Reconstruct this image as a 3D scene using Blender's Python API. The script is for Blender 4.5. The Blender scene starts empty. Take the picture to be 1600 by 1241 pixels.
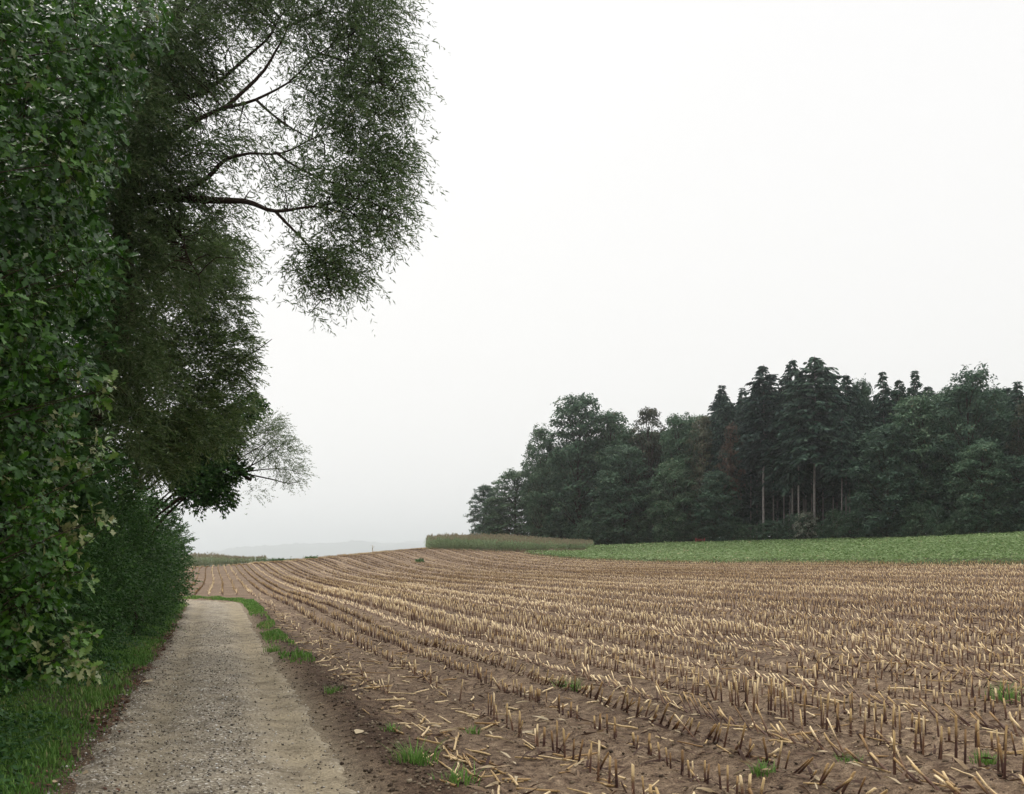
import bpy, math, random
import numpy as np
from mathutils import Vector, Matrix

rng = np.random.default_rng(11)
random.seed(11)
R = math.radians
scene = bpy.context.scene
col = scene.collection

# ------------------------------------------------------------------ camera
FPX, HOR, EYE = 1500.0, 880.0, 1.70          # focal length in photo pixels, horizon row, eye height
cam_d = bpy.data.cameras.new('camera')
cam = bpy.data.objects.new('camera', cam_d); col.objects.link(cam)
cam.location = (0, 0, EYE); cam.rotation_euler = (R(90), 0, 0)
cam_d.sensor_fit = 'HORIZONTAL'; cam_d.sensor_width = 36.0
cam_d.lens = FPX / 1600 * 36
cam_d.shift_y = (HOR - 620.5) / 1600
cam_d.clip_start = 0.05; cam_d.clip_end = 30000
scene.camera = cam

# ------------------------------------------------------------------ sky, sun, exposure
SUN_EL, SUN_AZ = 52, -35                      # degrees; azimuth measured from the view direction, minus = left
world = bpy.data.worlds.new('World'); scene.world = world
world.use_nodes = True
nt = world.node_tree; nt.nodes.clear()
def N(t, kind, **kw):
    n = t.nodes.new(kind)
    for k, v in kw.items():
        setattr(n, k, v)
    return n
out = N(nt, 'ShaderNodeOutputWorld'); bg = N(nt, 'ShaderNodeBackground')
sky = N(nt, 'ShaderNodeTexSky'); sky.sky_type = 'NISHITA'; sky.sun_disc = False
sky.sun_elevation = R(SUN_EL); sky.sun_rotation = R(SUN_AZ)
sky.air_density = 1.0; sky.dust_density = 4.0
tc = N(nt, 'ShaderNodeTexCoord'); sep = N(nt, 'ShaderNodeSeparateXYZ')
nt.links.new(tc.outputs['Generated'], sep.inputs[0])
cl = N(nt, 'ShaderNodeClamp'); nt.links.new(sep.outputs['Z'], cl.inputs['Value'])
ramp = N(nt, 'ShaderNodeValToRGB')            # overcast: near even in view, unseen zenith raised to brighten the ground
for _p, _c in ((0.0, (8.45, 8.3, 7.95)), (0.5, (8.15, 8.08, 8.0)), (1.0, (21.0, 20.8, 20.6))):
    _e = ramp.color_ramp.elements[0] if _p == 0 else (ramp.color_ramp.elements[-1] if _p == 1 else ramp.color_ramp.elements.new(_p))
    _e.position = _p; _e.color = (*_c, 1)
ramp.color_ramp.interpolation = 'LINEAR'
nt.links.new(cl.outputs[0], ramp.inputs[0])
mx = N(nt, 'ShaderNodeMix', data_type='RGBA'); mx.inputs[0].default_value = 0.985
nt.links.new(sky.outputs[0], mx.inputs[6]); nt.links.new(ramp.outputs[0], mx.inputs[7])
nt.links.new(mx.outputs[2], bg.inputs['Color']); bg.inputs['Strength'].default_value = 0.10
nt.links.new(bg.outputs[0], out.inputs['Surface'])

sun_d = bpy.data.lights.new('sun', 'SUN'); sun = bpy.data.objects.new('sun', sun_d); col.objects.link(sun)
sun_d.energy = 1.5; sun_d.angle = R(25); sun_d.color = (1.0, 0.955, 0.88)
sdir = Vector((math.sin(R(SUN_AZ)) * math.cos(R(SUN_EL)), math.cos(R(SUN_AZ)) * math.cos(R(SUN_EL)), math.sin(R(SUN_EL))))
sun.rotation_euler = (-sdir).to_track_quat('-Z', 'Y').to_euler()
sun.location = (0, 0, 60)

vs = scene.view_settings
scene.display_settings.display_device = 'sRGB'
vs.view_transform = 'Standard'; vs.look = 'None'; vs.exposure = 0.25; vs.gamma = 1.0; vs.use_curve_mapping = False
cy = scene.cycles
cy.max_bounces = 6; cy.diffuse_bounces = 3; cy.glossy_bounces = 1; cy.transmission_bounces = 3
cy.volume_bounces = 3; cy.transparent_max_bounces = 4
cy.use_denoising = True; cy.sample_clamp_indirect = 6
cy.caustics_reflective = False; cy.caustics_refractive = False

# ------------------------------------------------------------------ coordinates
# the camera stands in the middle of the track; u runs along the track, v to its right
TA = math.atan(0.31); CC, SS = math.cos(TA), math.sin(TA)
def uv2xy(u, v): return v * CC - u * SS, v * SS + u * CC
def xy2uv(x, y): return -x * SS + y * CC, x * CC + y * SS
def P(px, py, Y):                             # a pixel's direction carried out to depth Y
    return np.array([(px - 800) / FPX * Y, Y, EYE + (HOR - py) / FPX * Y])
def inview(X, Y, m=0.12):
    Y = np.maximum(Y, 1e-3)
    return (np.abs(X / Y) < 0.5333 + m) & (Y > 2.5)

def sstep(a, b, x):
    t = np.clip((x - a) / (b - a), 0, 1); return t * t * (3 - 2 * t)

def _hash(i, j, s):
    n = (i.astype(np.int64) * 374761393 + j.astype(np.int64) * 668265263 + s * 974634721) & 0xffffffff
    n = ((n ^ (n >> 13)) * 1274126177) & 0xffffffff
    return ((n ^ (n >> 16)) & 0xffff) / 65535.0
def vnoise(x, y, s=0):
    x = np.asarray(x, float); y = np.asarray(y, float)
    i = np.floor(x); j = np.floor(y); fx = x - i; fy = y - j
    fx = fx * fx * (3 - 2 * fx); fy = fy * fy * (3 - 2 * fy)
    a = _hash(i, j, s); b = _hash(i + 1, j, s); c = _hash(i, j + 1, s); d = _hash(i + 1, j + 1, s)
    return (a * (1 - fx) + b * fx) * (1 - fy) + (c * (1 - fx) + d * fx) * fy
def fbm(x, y, s=0, o=3):
    t = 0; a = 0.5
    for k in range(o):
        t = t + a * vnoise(x * 2 ** k, y * 2 ** k, s + k); a *= 0.5
    return t / (1 - 0.5 ** o) - 0.5

# ------------------------------------------------------------------ terrain
ctrl = []
def cz(px, py, Y):
    p = P(px, py, Y); ctrl.append((p[0], p[1], p[2]))
for u in (-5, 5, 14, 25, 36):
    for v in (-9, 0, 7):
        x, y = uv2xy(u, v); ctrl.append((x, y, 0.0 - (0.12 if 20 < u < 30 else 0)))
for u, v, z in ((-5, 18, .25), (5, 20, .3), (18, 20, .35), (30, 22, .4), (40, 14, .1), (60, 22, .45), (60, 5, -.05),
                (60, -18, -.3), (90, -4, -.1), (85, 12, .25), (90, 26, .8), (-10, 45, 1.3), (20, 45.8, 1.45), (-5, 70, 2.4),
                (20, 70, 2.6), (36, -30, -.4), (5, -30, 0)):
    x, y = uv2xy(u, v); ctrl.append((x, y, z))
for a in ((300, 889, 162), (350, 885, 166), (430, 878, 165), (500, 873, 158), (580, 866, 150), (670, 858.5, 148), (760, 862, 147),
          (820, 867, 143), (930, 859, 152), (1000, 876.5, 110), (1200, 880, 83), (1400, 881, 67.6), (1600, 882, 57), (1800, 883, 49),
          (1600, 834, 125), (1400, 841, 138), (1200, 847, 150), (1000, 851, 165), (930, 852, 170), (800, 849, 185), (730, 849, 200),
          (1850, 822, 120), (1500, 856, 90), (1200, 864, 115),
          (200, 890, 160), (-200, 900, 150), (430, 880.5, 215), (580, 873, 215), (300, 893, 215), (660, 862, 215), (1000, 845, 240), (1500, 835, 200)):
    cz(*a)
ctrl = np.array(ctrl)
def _tps(r2): return np.where(r2 > 1e-9, r2 * np.log(r2 + 1e-12), 0)
_n = len(ctrl); _S = 50.0
_A = ctrl[:, :2] / _S
_K = _tps(((_A[:, None] - _A[None]) ** 2).sum(-1)) + np.eye(_n) * 0.004
_Pm = np.c_[np.ones(_n), _A]
_M = np.block([[_K, _Pm], [_Pm.T, np.zeros((3, 3))]])
_w = np.linalg.solve(_M, np.r_[ctrl[:, 2], np.zeros(3)])
def base_z(X, Y):
    X = np.asarray(X, float); Y = np.asarray(Y, float); sh = X.shape
    Xc = np.clip(X, -70, 140).ravel() / _S; Yc = np.clip(Y, -12, 245).ravel() / _S
    z = np.zeros_like(Xc)
    for k in range(_n):
        z += _w[k] * _tps((Xc - _A[k, 0]) ** 2 + (Yc - _A[k, 1]) ** 2)
    z += _w[_n] + _w[_n + 1] * Xc + _w[_n + 2] * Yc
    z = z.reshape(sh)
    r = np.hypot(X, Y) - 350 * sstep(5, 70, X)
    return z * (1 - sstep(205, 420, r)) + (-9.0) * sstep(205, 420, r)

UB, RB = 41.0, 11.0                            # the track bends left here, with this radius
PATH_W = 1.04
def path_dist(u, v):                           # signed distance from the track's centre line, + = right side
    d1 = v
    du, dv = u - UB, v + RB
    d2 = np.hypot(du, dv) - RB
    d3 = u - (UB + RB)                         # after a quarter turn it runs off to the left
    return np.where(u < UB, d1, np.where(v > -RB, d2, d3))

def ground_z(X, Y):
    u, v = xy2uv(X, Y)
    z = base_z(X, Y)
    d = path_dist(u, v)
    near = 1 - sstep(30, 70, np.hypot(X, Y))
    far_in = sstep(1.0, 1.8, np.abs(d))
    # clods and furrows of the worked soil on the right, gentle bumps in the verge on the left
    rough = fbm(u * 1.1, v * 1.1, 3, 3) * 0.10 + fbm(u * 5, v * 5, 9, 3) * 0.055 + fbm(u * 14, v * 14, 15, 2) * 0.03
    z = z + rough * near * far_in * np.where(d > 0, 1.0, 0.5)
    # dark bank of loose soil beside the track, higher verge on the hedge side
    bank = np.exp(-((d - 1.50 - 0.25 * fbm(u * .5, v * 0, 5, 2)) / 0.30) ** 2) * (0.06 + 0.10 * np.clip(fbm(u * .9, v * .9, 21, 2) + .3, 0, 1))
    z = z + bank * (u < 56)
    z = z + np.where(d < 0, 0.16 * sstep(-1.0, -2.2, d), 0) * near
    # row ridges
    z = z + 0.03 * np.cos((v - 3.55) / 0.75 * 2 * np.pi) * sstep(2.2, 3.0, d) * near
    return z - 0.055 * (1 - sstep(0.68, 1.14, np.abs(d) + 0.30 * fbm(u * 1.3, v * 1.3, 31, 3) + .22 * fbm(u * 5, v * 5, 35, 3)))

# ------------------------------------------------------------------ materials
def new_mat(name):
    m = bpy.data.materials.new(name); m.use_nodes = True
    t = m.node_tree; t.nodes.clear()
    o = N(t, 'ShaderNodeOutputMaterial'); b = N(t, 'ShaderNodeBsdfPrincipled')
    t.links.new(b.outputs[0], o.inputs['Surface'])
    return m, t, b, o
def ramp_node(t, stops, src=None):
    r = N(t, 'ShaderNodeValToRGB'); e = r.color_ramp.elements
    while len(e) < len(stops): e.new(0.5)
    for k, (p, c) in enumerate(stops):
        e[k].position = p; e[k].color = (*c, 1)
    if src is not None: t.links.new(src, r.inputs[0])
    return r
def attr(t, name):
    a = N(t, 'ShaderNodeAttribute'); a.attribute_name = name; return a
def noise_n(t, scale, detail=4, rough=.55, vec=None):
    n = N(t, 'ShaderNodeTexNoise'); n.inputs['Scale'].default_value = scale
    n.inputs['Detail'].default_value = detail; n.inputs['Roughness'].default_value = rough
    if vec is not None: t.links.new(vec, n.inputs['Vector'])
    return n
def mixc(t, fac, a, b, mode='MIX'):
    m = N(t, 'ShaderNodeMix', data_type='RGBA', blend_type=mode)
    for s, x in ((0, fac), (6, a), (7, b)):
        if isinstance(x, (int, float)): m.inputs[s].default_value = x
        elif isinstance(x, tuple): m.inputs[s].default_value = (*x, 1)
        else: t.links.new(x, m.inputs[s])
    return m.outputs[2]
def bump(t, b, h, strength, dist):
    n = N(t, 'ShaderNodeBump'); n.inputs['Strength'].default_value = strength; n.inputs['Distance'].default_value = dist
    t.links.new(h, n.inputs['Height']); t.links.new(n.outputs[0], b.inputs['Normal'])

def leaf_mat(name, stops, rough=.5, trans=.3, spec=.35, objrand=0.0):
    m, t, b, o = new_mat(name)
    a = attr(t, 'tint'); c = ramp_node(t, stops, a.outputs['Fac']).outputs[0]
    if objrand:
        oi = N(t, 'ShaderNodeObjectInfo')
        h = N(t, 'ShaderNodeHueSaturation')
        mr = N(t, 'ShaderNodeMapRange'); mr.inputs[3].default_value = .5 - .035 * objrand; mr.inputs[4].default_value = .5 + .035 * objrand
        t.links.new(oi.outputs['Random'], mr.inputs[0]); t.links.new(mr.outputs[0], h.inputs['Hue'])
        mr2 = N(t, 'ShaderNodeMapRange'); mr2.inputs[3].default_value = 1.2; mr2.inputs[4].default_value = .75
        t.links.new(oi.outputs['Random'], mr2.inputs[0]); t.links.new(mr2.outputs[0], h.inputs['Value'])
        t.links.new(c, h.inputs['Color']); c = h.outputs[0]
    t.links.new(c, b.inputs['Base Color']); b.inputs['Roughness'].default_value = rough
    b.inputs['Specular IOR Level'].default_value = spec
    tr = N(t, 'ShaderNodeBsdfTranslucent'); t.links.new(c, tr.inputs[0])
    ms = N(t, 'ShaderNodeMixShader'); ms.inputs[0].default_value = trans
    t.links.new(b.outputs[0], ms.inputs[1]); t.links.new(tr.outputs[0], ms.inputs[2])
    t.links.new(ms.outputs[0], o.inputs['Surface'])
    return m

M = {}
# soil with a green-zone mask
m, t, b, o = new_mat('field_soil'); M['soil'] = m
geo = N(t, 'ShaderNodeNewGeometry'); pos = geo.outputs['Position']
n1 = noise_n(t, .35, 5, .6, pos); n2 = noise_n(t, 9, 6, .65, pos); n3 = noise_n(t, 60, 4, .6, pos)
c1 = ramp_node(t, [(.28, (.046, .029, .020)), (.43, (.138, .098, .068)), (.58, (.235, .178, .124)), (.74, (.35, .28, .20))], n2.outputs[0])
c2 = ramp_node(t, [(.35, (.62, .57, .55)), (.65, (1.1, 1.05, 1.0))], n1.outputs[0])
c = mixc(t, 1.0, c1.outputs[0], c2.outputs[0], 'MULTIPLY')
c3 = ramp_node(t, [(.36, (.28, .26, .25)), (.47, (1, 1, 1)), (.58, (1.1, 1.1, 1.08)), (.70, (2.0, 1.95, 1.85))], n3.outputs[0])
c = mixc(t, .9, c, c3.outputs[0], 'MULTIPLY')
sda = attr(t, 'sandy')
c = mixc(t, sda.outputs['Fac'], c, mixc(t, 1.0, ramp_node(t, [(.3, (.15, .120, .083)), (.7, (.30, .25, .175))], n2.outputs[0]).outputs[0], c3.outputs[0], 'MULTIPLY'))
ga = attr(t, 'green')
gcol = ramp_node(t, [(.3, (.022, .034, .012)), (.7, (.050, .075, .022))], n2.outputs[0])
c = mixc(t, ga.outputs['Fac'], c, gcol.outputs[0])
da = attr(t, 'damp')
c = mixc(t, da.outputs['Fac'], c, mixc(t, 1.0, c, (.42, .37, .36), 'MULTIPLY'))
t.links.new(c, b.inputs['Base Color']); b.inputs['Roughness'].default_value = .95; b.inputs['Specular IOR Level'].default_value = .15
hm = N(t, 'ShaderNodeMath', operation='ADD'); t.links.new(n2.outputs[0], hm.inputs[0]); t.links.new(n3.outputs[0], hm.inputs[1])
bump(t, b, hm.outputs[0], .9, .03)

m, t, b, o = new_mat('track_gravel'); M['gravel'] = m
geo = N(t, 'ShaderNodeNewGeometry'); pos = geo.outputs['Position']
vo = N(t, 'ShaderNodeTexVoronoi'); vo.inputs['Scale'].default_value = 48; t.links.new(pos, vo.inputs['Vector'])
vo2 = N(t, 'ShaderNodeTexVoronoi'); vo2.inputs['Scale'].default_value = 150; t.links.new(pos, vo2.inputs['Vector'])
n1 = noise_n(t, 1.3, 5, .62, pos); n2 = noise_n(t, 28, 5, .7, pos)
sx = N(t, 'ShaderNodeSeparateColor'); t.links.new(vo.outputs['Color'], sx.inputs[0])
stone = ramp_node(t, [(0, (.055, .046, .038)), (.16, (.155, .135, .107)), (.6, (.255, .224, .174)), (.88, (.335, .304, .25)), (1, (.72, .70, .65))], sx.outputs[0])
sand = ramp_node(t, [(.32, (.14, .112, .076)), (.45, (.25, .21, .145)), (.7, (.36, .31, .22))], n2.outputs[0])
sa = attr(t, 'sand')
sf = N(t, 'ShaderNodeMath', operation='MULTIPLY_ADD'); t.links.new(n1.outputs[0], sf.inputs[0]); sf.inputs[1].default_value = 1.3
sub = N(t, 'ShaderNodeMath', operation='SUBTRACT'); t.links.new(sa.outputs['Fac'], sub.inputs[0]); sub.inputs[1].default_value = .45
t.links.new(sub.outputs[0], sf.inputs[2]); cl2 = N(t, 'ShaderNodeClamp'); t.links.new(sf.outputs[0], cl2.inputs[0])
c = mixc(t, cl2.outputs[0], stone.outputs[0], sand.outputs[0])
blot = ramp_node(t, [(.34, (.50, .47, .45)), (.48, (.92, .9, .88)), (.64, (1.16, 1.14, 1.10))], noise_n(t, 2.1, 5, .7, pos).outputs[0])
c = mixc(t, .9, c, blot.outputs[0], 'MULTIPLY')
t.links.new(c, b.inputs['Base Color']); b.inputs['Roughness'].default_value = .93; b.inputs['Specular IOR Level'].default_value = .15
hm = N(t, 'ShaderNodeMath', operation='MULTIPLY_ADD'); t.links.new(n2.outputs[0], hm.inputs[0]); hm.inputs[1].default_value = 1.2; t.links.new(vo.outputs['Distance'], hm.inputs[2])
bump(t, b, hm.outputs[0], .8, .012)

def tint_mat(name, stops, rough=.85, spec=.2, nscale=None, bumpd=0):
    m, t, b, o = new_mat(name)
    a = attr(t, 'tint'); c = ramp_node(t, stops, a.outputs['Fac']).outputs[0]
    if nscale:
        tcn = N(t, 'ShaderNodeTexCoord')
        n = noise_n(t, nscale, 5, .6, tcn.outputs['Object'])
        c = mixc(t, .8, c, ramp_node(t, [(.3, (.6, .6, .6)), (.7, (1.25, 1.25, 1.25))], n.outputs[0]).outputs[0], 'MULTIPLY')
        if bumpd: bump(t, b, n.outputs[0], .8, bumpd)
    t.links.new(c, b.inputs['Base Color']); b.inputs['Roughness'].default_value = rough; b.inputs['Specular IOR Level'].default_value = spec
    return m
M['pebble'] = tint_mat('pebble_stone', [(0, (.05, .045, .04)), (.25, (.13, .110, .086)), (.7, (.27, .232, .178)), (.9, (.40, .375, .33)), (1, (.75, .73, .69))])
M['clod'] = tint_mat('soil_clod', [(0, (.035, .025, .019)), (.55, (.125, .094, .064)), (1, (.27, .22, .155))], .95, .1)
M['bark'] = tint_mat('tree_bark', [(0, (.022, .014, .010)), (1, (.060, .042, .030))], .95, .08, 14, .03)
M['pale_bark'] = tint_mat('spruce_bark', [(0, (.15, .13, .12)), (1, (.30, .27, .255))], .9, .2, 3, .03)
M['litter'] = tint_mat('dead_leaf_litter', [(0, (.055, .022, .014)), (.5, (.12, .055, .032)), (.85, (.20, .12, .073)), (1, (.42, .34, .22))], .8, .2)
M['red_paint'] = tint_mat('red_paint', [(0, (.30, .035, .04)), (1, (.34, .05, .05))], .5, .4)

# dry maize: dark sheath at the foot, pale cut cane above
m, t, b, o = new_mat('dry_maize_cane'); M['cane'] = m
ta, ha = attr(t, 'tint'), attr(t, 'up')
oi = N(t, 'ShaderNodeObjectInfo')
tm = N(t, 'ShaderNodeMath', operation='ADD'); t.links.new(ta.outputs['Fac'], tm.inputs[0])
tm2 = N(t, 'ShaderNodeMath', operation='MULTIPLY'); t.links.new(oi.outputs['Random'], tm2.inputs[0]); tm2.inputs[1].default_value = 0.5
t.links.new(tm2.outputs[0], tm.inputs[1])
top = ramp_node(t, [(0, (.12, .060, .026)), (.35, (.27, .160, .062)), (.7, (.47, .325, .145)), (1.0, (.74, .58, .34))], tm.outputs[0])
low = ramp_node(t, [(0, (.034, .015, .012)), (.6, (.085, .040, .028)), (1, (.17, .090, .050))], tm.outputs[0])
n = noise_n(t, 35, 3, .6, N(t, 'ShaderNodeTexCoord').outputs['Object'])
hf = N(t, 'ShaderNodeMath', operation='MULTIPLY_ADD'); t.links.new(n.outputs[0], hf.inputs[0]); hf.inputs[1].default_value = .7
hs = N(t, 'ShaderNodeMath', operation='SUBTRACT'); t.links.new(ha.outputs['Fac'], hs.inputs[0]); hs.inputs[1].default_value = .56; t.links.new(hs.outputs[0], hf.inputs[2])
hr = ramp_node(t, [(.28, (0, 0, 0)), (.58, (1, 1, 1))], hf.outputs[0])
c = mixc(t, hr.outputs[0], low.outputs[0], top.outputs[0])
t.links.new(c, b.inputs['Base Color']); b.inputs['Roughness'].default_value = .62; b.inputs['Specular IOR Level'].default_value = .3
M['husk'] = leaf_mat('dry_maize_husk', [(0, (.055, .030, .022)), (.45, (.17, .11, .073)), (.8, (.36, .27, .16)), (1, (.55, .46, .31))], .75, .2, .2)

M['oak'] = leaf_mat('oak_leaf', [(0, (.014, .042, .008)), (.4, (.030, .098, .007)), (.70, (.070, .175, .014)), (.88, (.12, .21, .035)), (.95, (.28, .33, .21)), (1, (.26, .28, .12))], .34, .30, .38)
M['willow'] = leaf_mat('willow_leaf', [(0, (.042, .082, .024)), (.5, (.100, .160, .052)), (.85, (.170, .220, .105)), (1, (.19, .17, .07))], .5, .45, .25)
M['sallow'] = leaf_mat('sallow_leaf', [(0, (.036, .066, .018)), (.5, (.105, .170, .050)), (.85, (.215, .28, .115)), (1, (.22, .19, .07))], .42, .40, .3)
M['shrub'] = leaf_mat('hedge_leaf', [(0, (.017, .050, .013)), (.6, (.052, .125, .030)), (.95, (.105, .200, .050)), (1, (.18, .19, .05))], .5, .30, .22)
M['forest'] = leaf_mat('forest_leaf', [(0, (.017, .044, .027)), (.5, (.060, .116, .068)), (.95, (.130, .195, .115)), (1, (.17, .16, .085))], .6, .22, .12, .8)  # greens shifted towards blue, painting some of the distant haze into the leaves
M['forest_warm'] = leaf_mat('forest_leaf_turning', [(0, (.028, .044, .024)), (.6, (.075, .088, .050)), (1, (.13, .105, .062))], .6, .2, .3, .6)
M['forest_red'] = leaf_mat('forest_leaf_dying', [(0, (.060, .042, .030)), (1, (.145, .098, .070))], .7, .15, .2)
M['pale_leaf'] = leaf_mat('pale_shrub_leaf', [(0, (.08, .10, .07)), (1, (.24, .25, .19))], .6, .2, .3)
M['needle'] = leaf_mat('spruce_needle', [(0, (.012, .033, .026)), (.6, (.036, .070, .050)), (1, (.072, .116, .078))], .6, .12, .12, .6)
M['bean'] = leaf_mat('crop_leaf', [(0, (.075, .145, .034)), (.5, (.195, .275, .110)), (.9, (.27, .345, .170)), (1, (.38, .34, .19))], .6, .32, .15)
M['grass'] = leaf_mat('grass_blade', [(0, (.044, .102, .020)), (.5, (.112, .230, .044)), (.88, (.195, .310, .080)), (1, (.32, .28, .14))], .55, .35, .2)
M['herb'] = leaf_mat('ground_herb_leaf', [(0, (.016, .052, .014)), (.6, (.046, .118, .030)), (1, (.090, .180, .050))], .5, .28, .25)
M['corn'] = leaf_mat('standing_maize_leaf', [(0, (.12, .165, .084)), (.5, (.20, .27, .13)), (.8, (.28, .30, .16)), (1, (.38, .33, .20))], .6, .35, .15)
M['tassel'] = leaf_mat('maize_tassel', [(0, (.20, .165, .105)), (1, (.33, .285, .185))], .8, .2, .2)
M['hill'] = leaf_mat('distant_woodland', [(0, (.025, .05, .03)), (1, (.05, .08, .04))], .8, .1, .2)

# ------------------------------------------------------------------ mesh building
def make_mesh(name, V, F, mat, tint=None, up=None, smooth=False, extra=None):
    V = np.ascontiguousarray(V, np.float32); F = np.ascontiguousarray(F, np.int32)
    me = bpy.data.meshes.new(name)
    k = F.shape[1]
    me.vertices.add(len(V)); me.vertices.foreach_set('co', V.ravel())
    me.loops.add(F.size); me.loops.foreach_set('vertex_index', F.ravel())
    me.polygons.add(len(F)); me.polygons.foreach_set('loop_start', np.arange(0, F.size, k, dtype=np.int32))
    try: me.polygons.foreach_set('loop_total', np.full(len(F), k, np.int32))
    except Exception: pass
    if smooth: me.polygons.foreach_set('use_smooth', np.ones(len(F), bool))
    at = dict(extra or {})
    if tint is not None: at['tint'] = tint
    if up is not None: at['up'] = up
    for nme, arr in at.items():
        a = me.attributes.new(nme, 'FLOAT', 'POINT'); a.data.foreach_set('value', np.ascontiguousarray(arr, np.float32))
    me.update(calc_edges=True)
    if mat: me.materials.append(M[mat] if isinstance(mat, str) else mat)
    return me
def obj(name, me, parent=None, loc=None):
    o = bpy.data.objects.new(name, me); col.objects.link(o)
    if loc is not None: o.location = loc
    if parent: o.parent = parent
    return o
def tag(o, label=None, cat=None, group=None, kind=None):
    if label: o['label'] = label
    if cat: o['category'] = cat
    if group: o['group'] = group
    if kind: o['kind'] = kind
    return o
def empty(name, loc, rz=0, label=None, cat=None, group=None):
    o = bpy.data.objects.new(name, None); col.objects.link(o)
    o.location = loc; o.rotation_euler = (0, 0, rz); o.empty_display_size = .3
    return tag(o, label, cat, group)
def copy_tree(o, parent=None):
    c = o.copy(); col.objects.link(c); c.parent = parent
    for ch in o.children: copy_tree(ch, c)
    return c

class Acc:                                     # collects triangles with a tint and a height value
    def __init__(s): s.V = []; s.F = []; s.T = []; s.U = []; s.n = 0
    def add(s, V, F, t, up=None):
        V = np.asarray(V, float).reshape(-1, 3); F = np.asarray(F, int)
        s.V.append(V); s.F.append(F + s.n); s.n += len(V)
        s.T.append(np.broadcast_to(np.asarray(t, float), (len(V),)))
        s.U.append(np.zeros(len(V)) if up is None else np.asarray(up, float))
    def stamp(s, tv, tf, mats, pos, t, up=None):
        if len(pos) == 0: return
        V = np.einsum('pij,nj->pni', mats, tv) + pos[:, None, :]
        n = len(tv)
        F = (tf[None] + (np.arange(len(pos)) * n)[:, None, None]).reshape(-1, 3)
        s.add(V, F, np.repeat(t, n), None if up is None else np.tile(up, len(pos)))
    def tube(s, pts, rad, sides=6, t=.5, cap=False):
        pts = np.asarray(pts, float); rad = np.broadcast_to(np.asarray(rad, float), (len(pts),))
        d = np.gradient(pts, axis=0); d /= np.linalg.norm(d, axis=1)[:, None] + 1e-9
        ref = np.array([0.3, 0.2, 1.0]) if abs(d[0, 2]) < .8 else np.array([1.0, .1, 0])
        a = np.cross(d, ref); a /= np.linalg.norm(a, axis=1)[:, None] + 1e-9
        b_ = np.cross(d, a)
        ang = np.arange(sides) / sides * 2 * np.pi
        ring = pts[:, None] + rad[:, None, None] * (np.cos(ang)[None, :, None] * a[:, None] + np.sin(ang)[None, :, None] * b_[:, None])
        V = ring.reshape(-1, 3); F = []
        for i in range(len(pts) - 1):
            for k in range(sides):
                k2 = (k + 1) % sides; A = i * sides + k; B = i * sides + k2
                F += [(A, B, B + sides), (A, B + sides, A + sides)]
        if cap:
            e = (len(pts) - 1) * sides
            F += [(e, e + k, e + k + 1) for k in range(1, sides - 1)]
        s.add(V, F, t, np.repeat(np.linspace(0, 1, len(pts)), sides))
    def mesh(s, name, mat, smooth=False):
        return make_mesh(name, np.concatenate(s.V), np.concatenate(s.F), mat, np.concatenate(s.T), np.concatenate(s.U), smooth)

def norm(a): return a / (np.linalg.norm(a, axis=-1, keepdims=True) + 1e-9)
def frames(x, nrm):                            # matrices whose columns are the given x axis, side, and normal
    x = norm(x); y = norm(np.cross(nrm, x)); z = np.cross(x, y)
    return np.stack([x, y, z], -1)
def rdir(n, g=rng):
    return norm(g.normal(size=(n, 3)))

# leaf outlines, unit length along +x
def leaf_strip(st, fold=.12, curl=.1):
    V = []; F = []
    rows = []
    for (x, w) in st:
        zc = -curl * x * x
        if w == 0: V.append((x, 0, zc)); rows.append((len(V) - 1,))
        else:
            V += [(x, -w, zc + w * fold * 2), (x, 0, zc), (x, w, zc + w * fold * 2)]; rows.append((len(V) - 3, len(V) - 2, len(V) - 1))
    for a, b_ in zip(rows[:-1], rows[1:]):
        if len(a) == 1 and len(b_) == 3: F += [(a[0], b_[0], b_[1]), (a[0], b_[1], b_[2])]
        elif len(a) == 3 and len(b_) == 1: F += [(a[0], b_[0], a[1]), (a[1], b_[0], a[2])]
        else:
            for k in (0, 1): F += [(a[k], b_[k], b_[k + 1]), (a[k], b_[k + 1], a[k + 1])]
    return np.array(V, float), np.array(F, int)
OAKLEAF = leaf_strip([(0, 0), (.10, .05), (.24, .17), (.32, .09), (.45, .28), (.54, .12), (.67, .31), (.76, .14), (.88, .20), (1, 0)])
OAKLEAF_S = leaf_strip([(0, 0), (.25, .17), (.36, .08), (.62, .31), (.76, .15), (1, 0)])
WILLOWLEAF = (np.array([(0, 0, 0), (.42, -.095, .012), (1, 0, -.12), (.42, .115, .015)], float), np.array([(0, 1, 2), (0, 2, 3)]))
OVATE = (np.array([(0, 0, 0), (.45, -.26, .05), (1, 0, -.1), (.45, .26, .05)], float), np.array([(0, 1, 2), (0, 2, 3)]))
BROAD = leaf_strip([(0, 0), (.3, .28), (.65, .26), (1, 0)])
BLADE = (np.array([(0, -.02, 0), (0, .02, 0), (.05, -.016, .5), (.05, .016, .5), (.28, 0, 1)], float), np.array([(0, 1, 3), (0, 3, 2), (2, 3, 4)]))
OCTA = (np.array([(1, 0, 0), (-1, 0, 0), (0, 1, 0), (0, -1, 0), (0, 0, 1), (0, 0, -1)], float) * .5,
        np.array([(0, 2, 4), (2, 1, 4), (1, 3, 4), (3, 0, 4), (2, 0, 5), (1, 2, 5), (3, 1, 5), (0, 3, 5)]))

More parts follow.
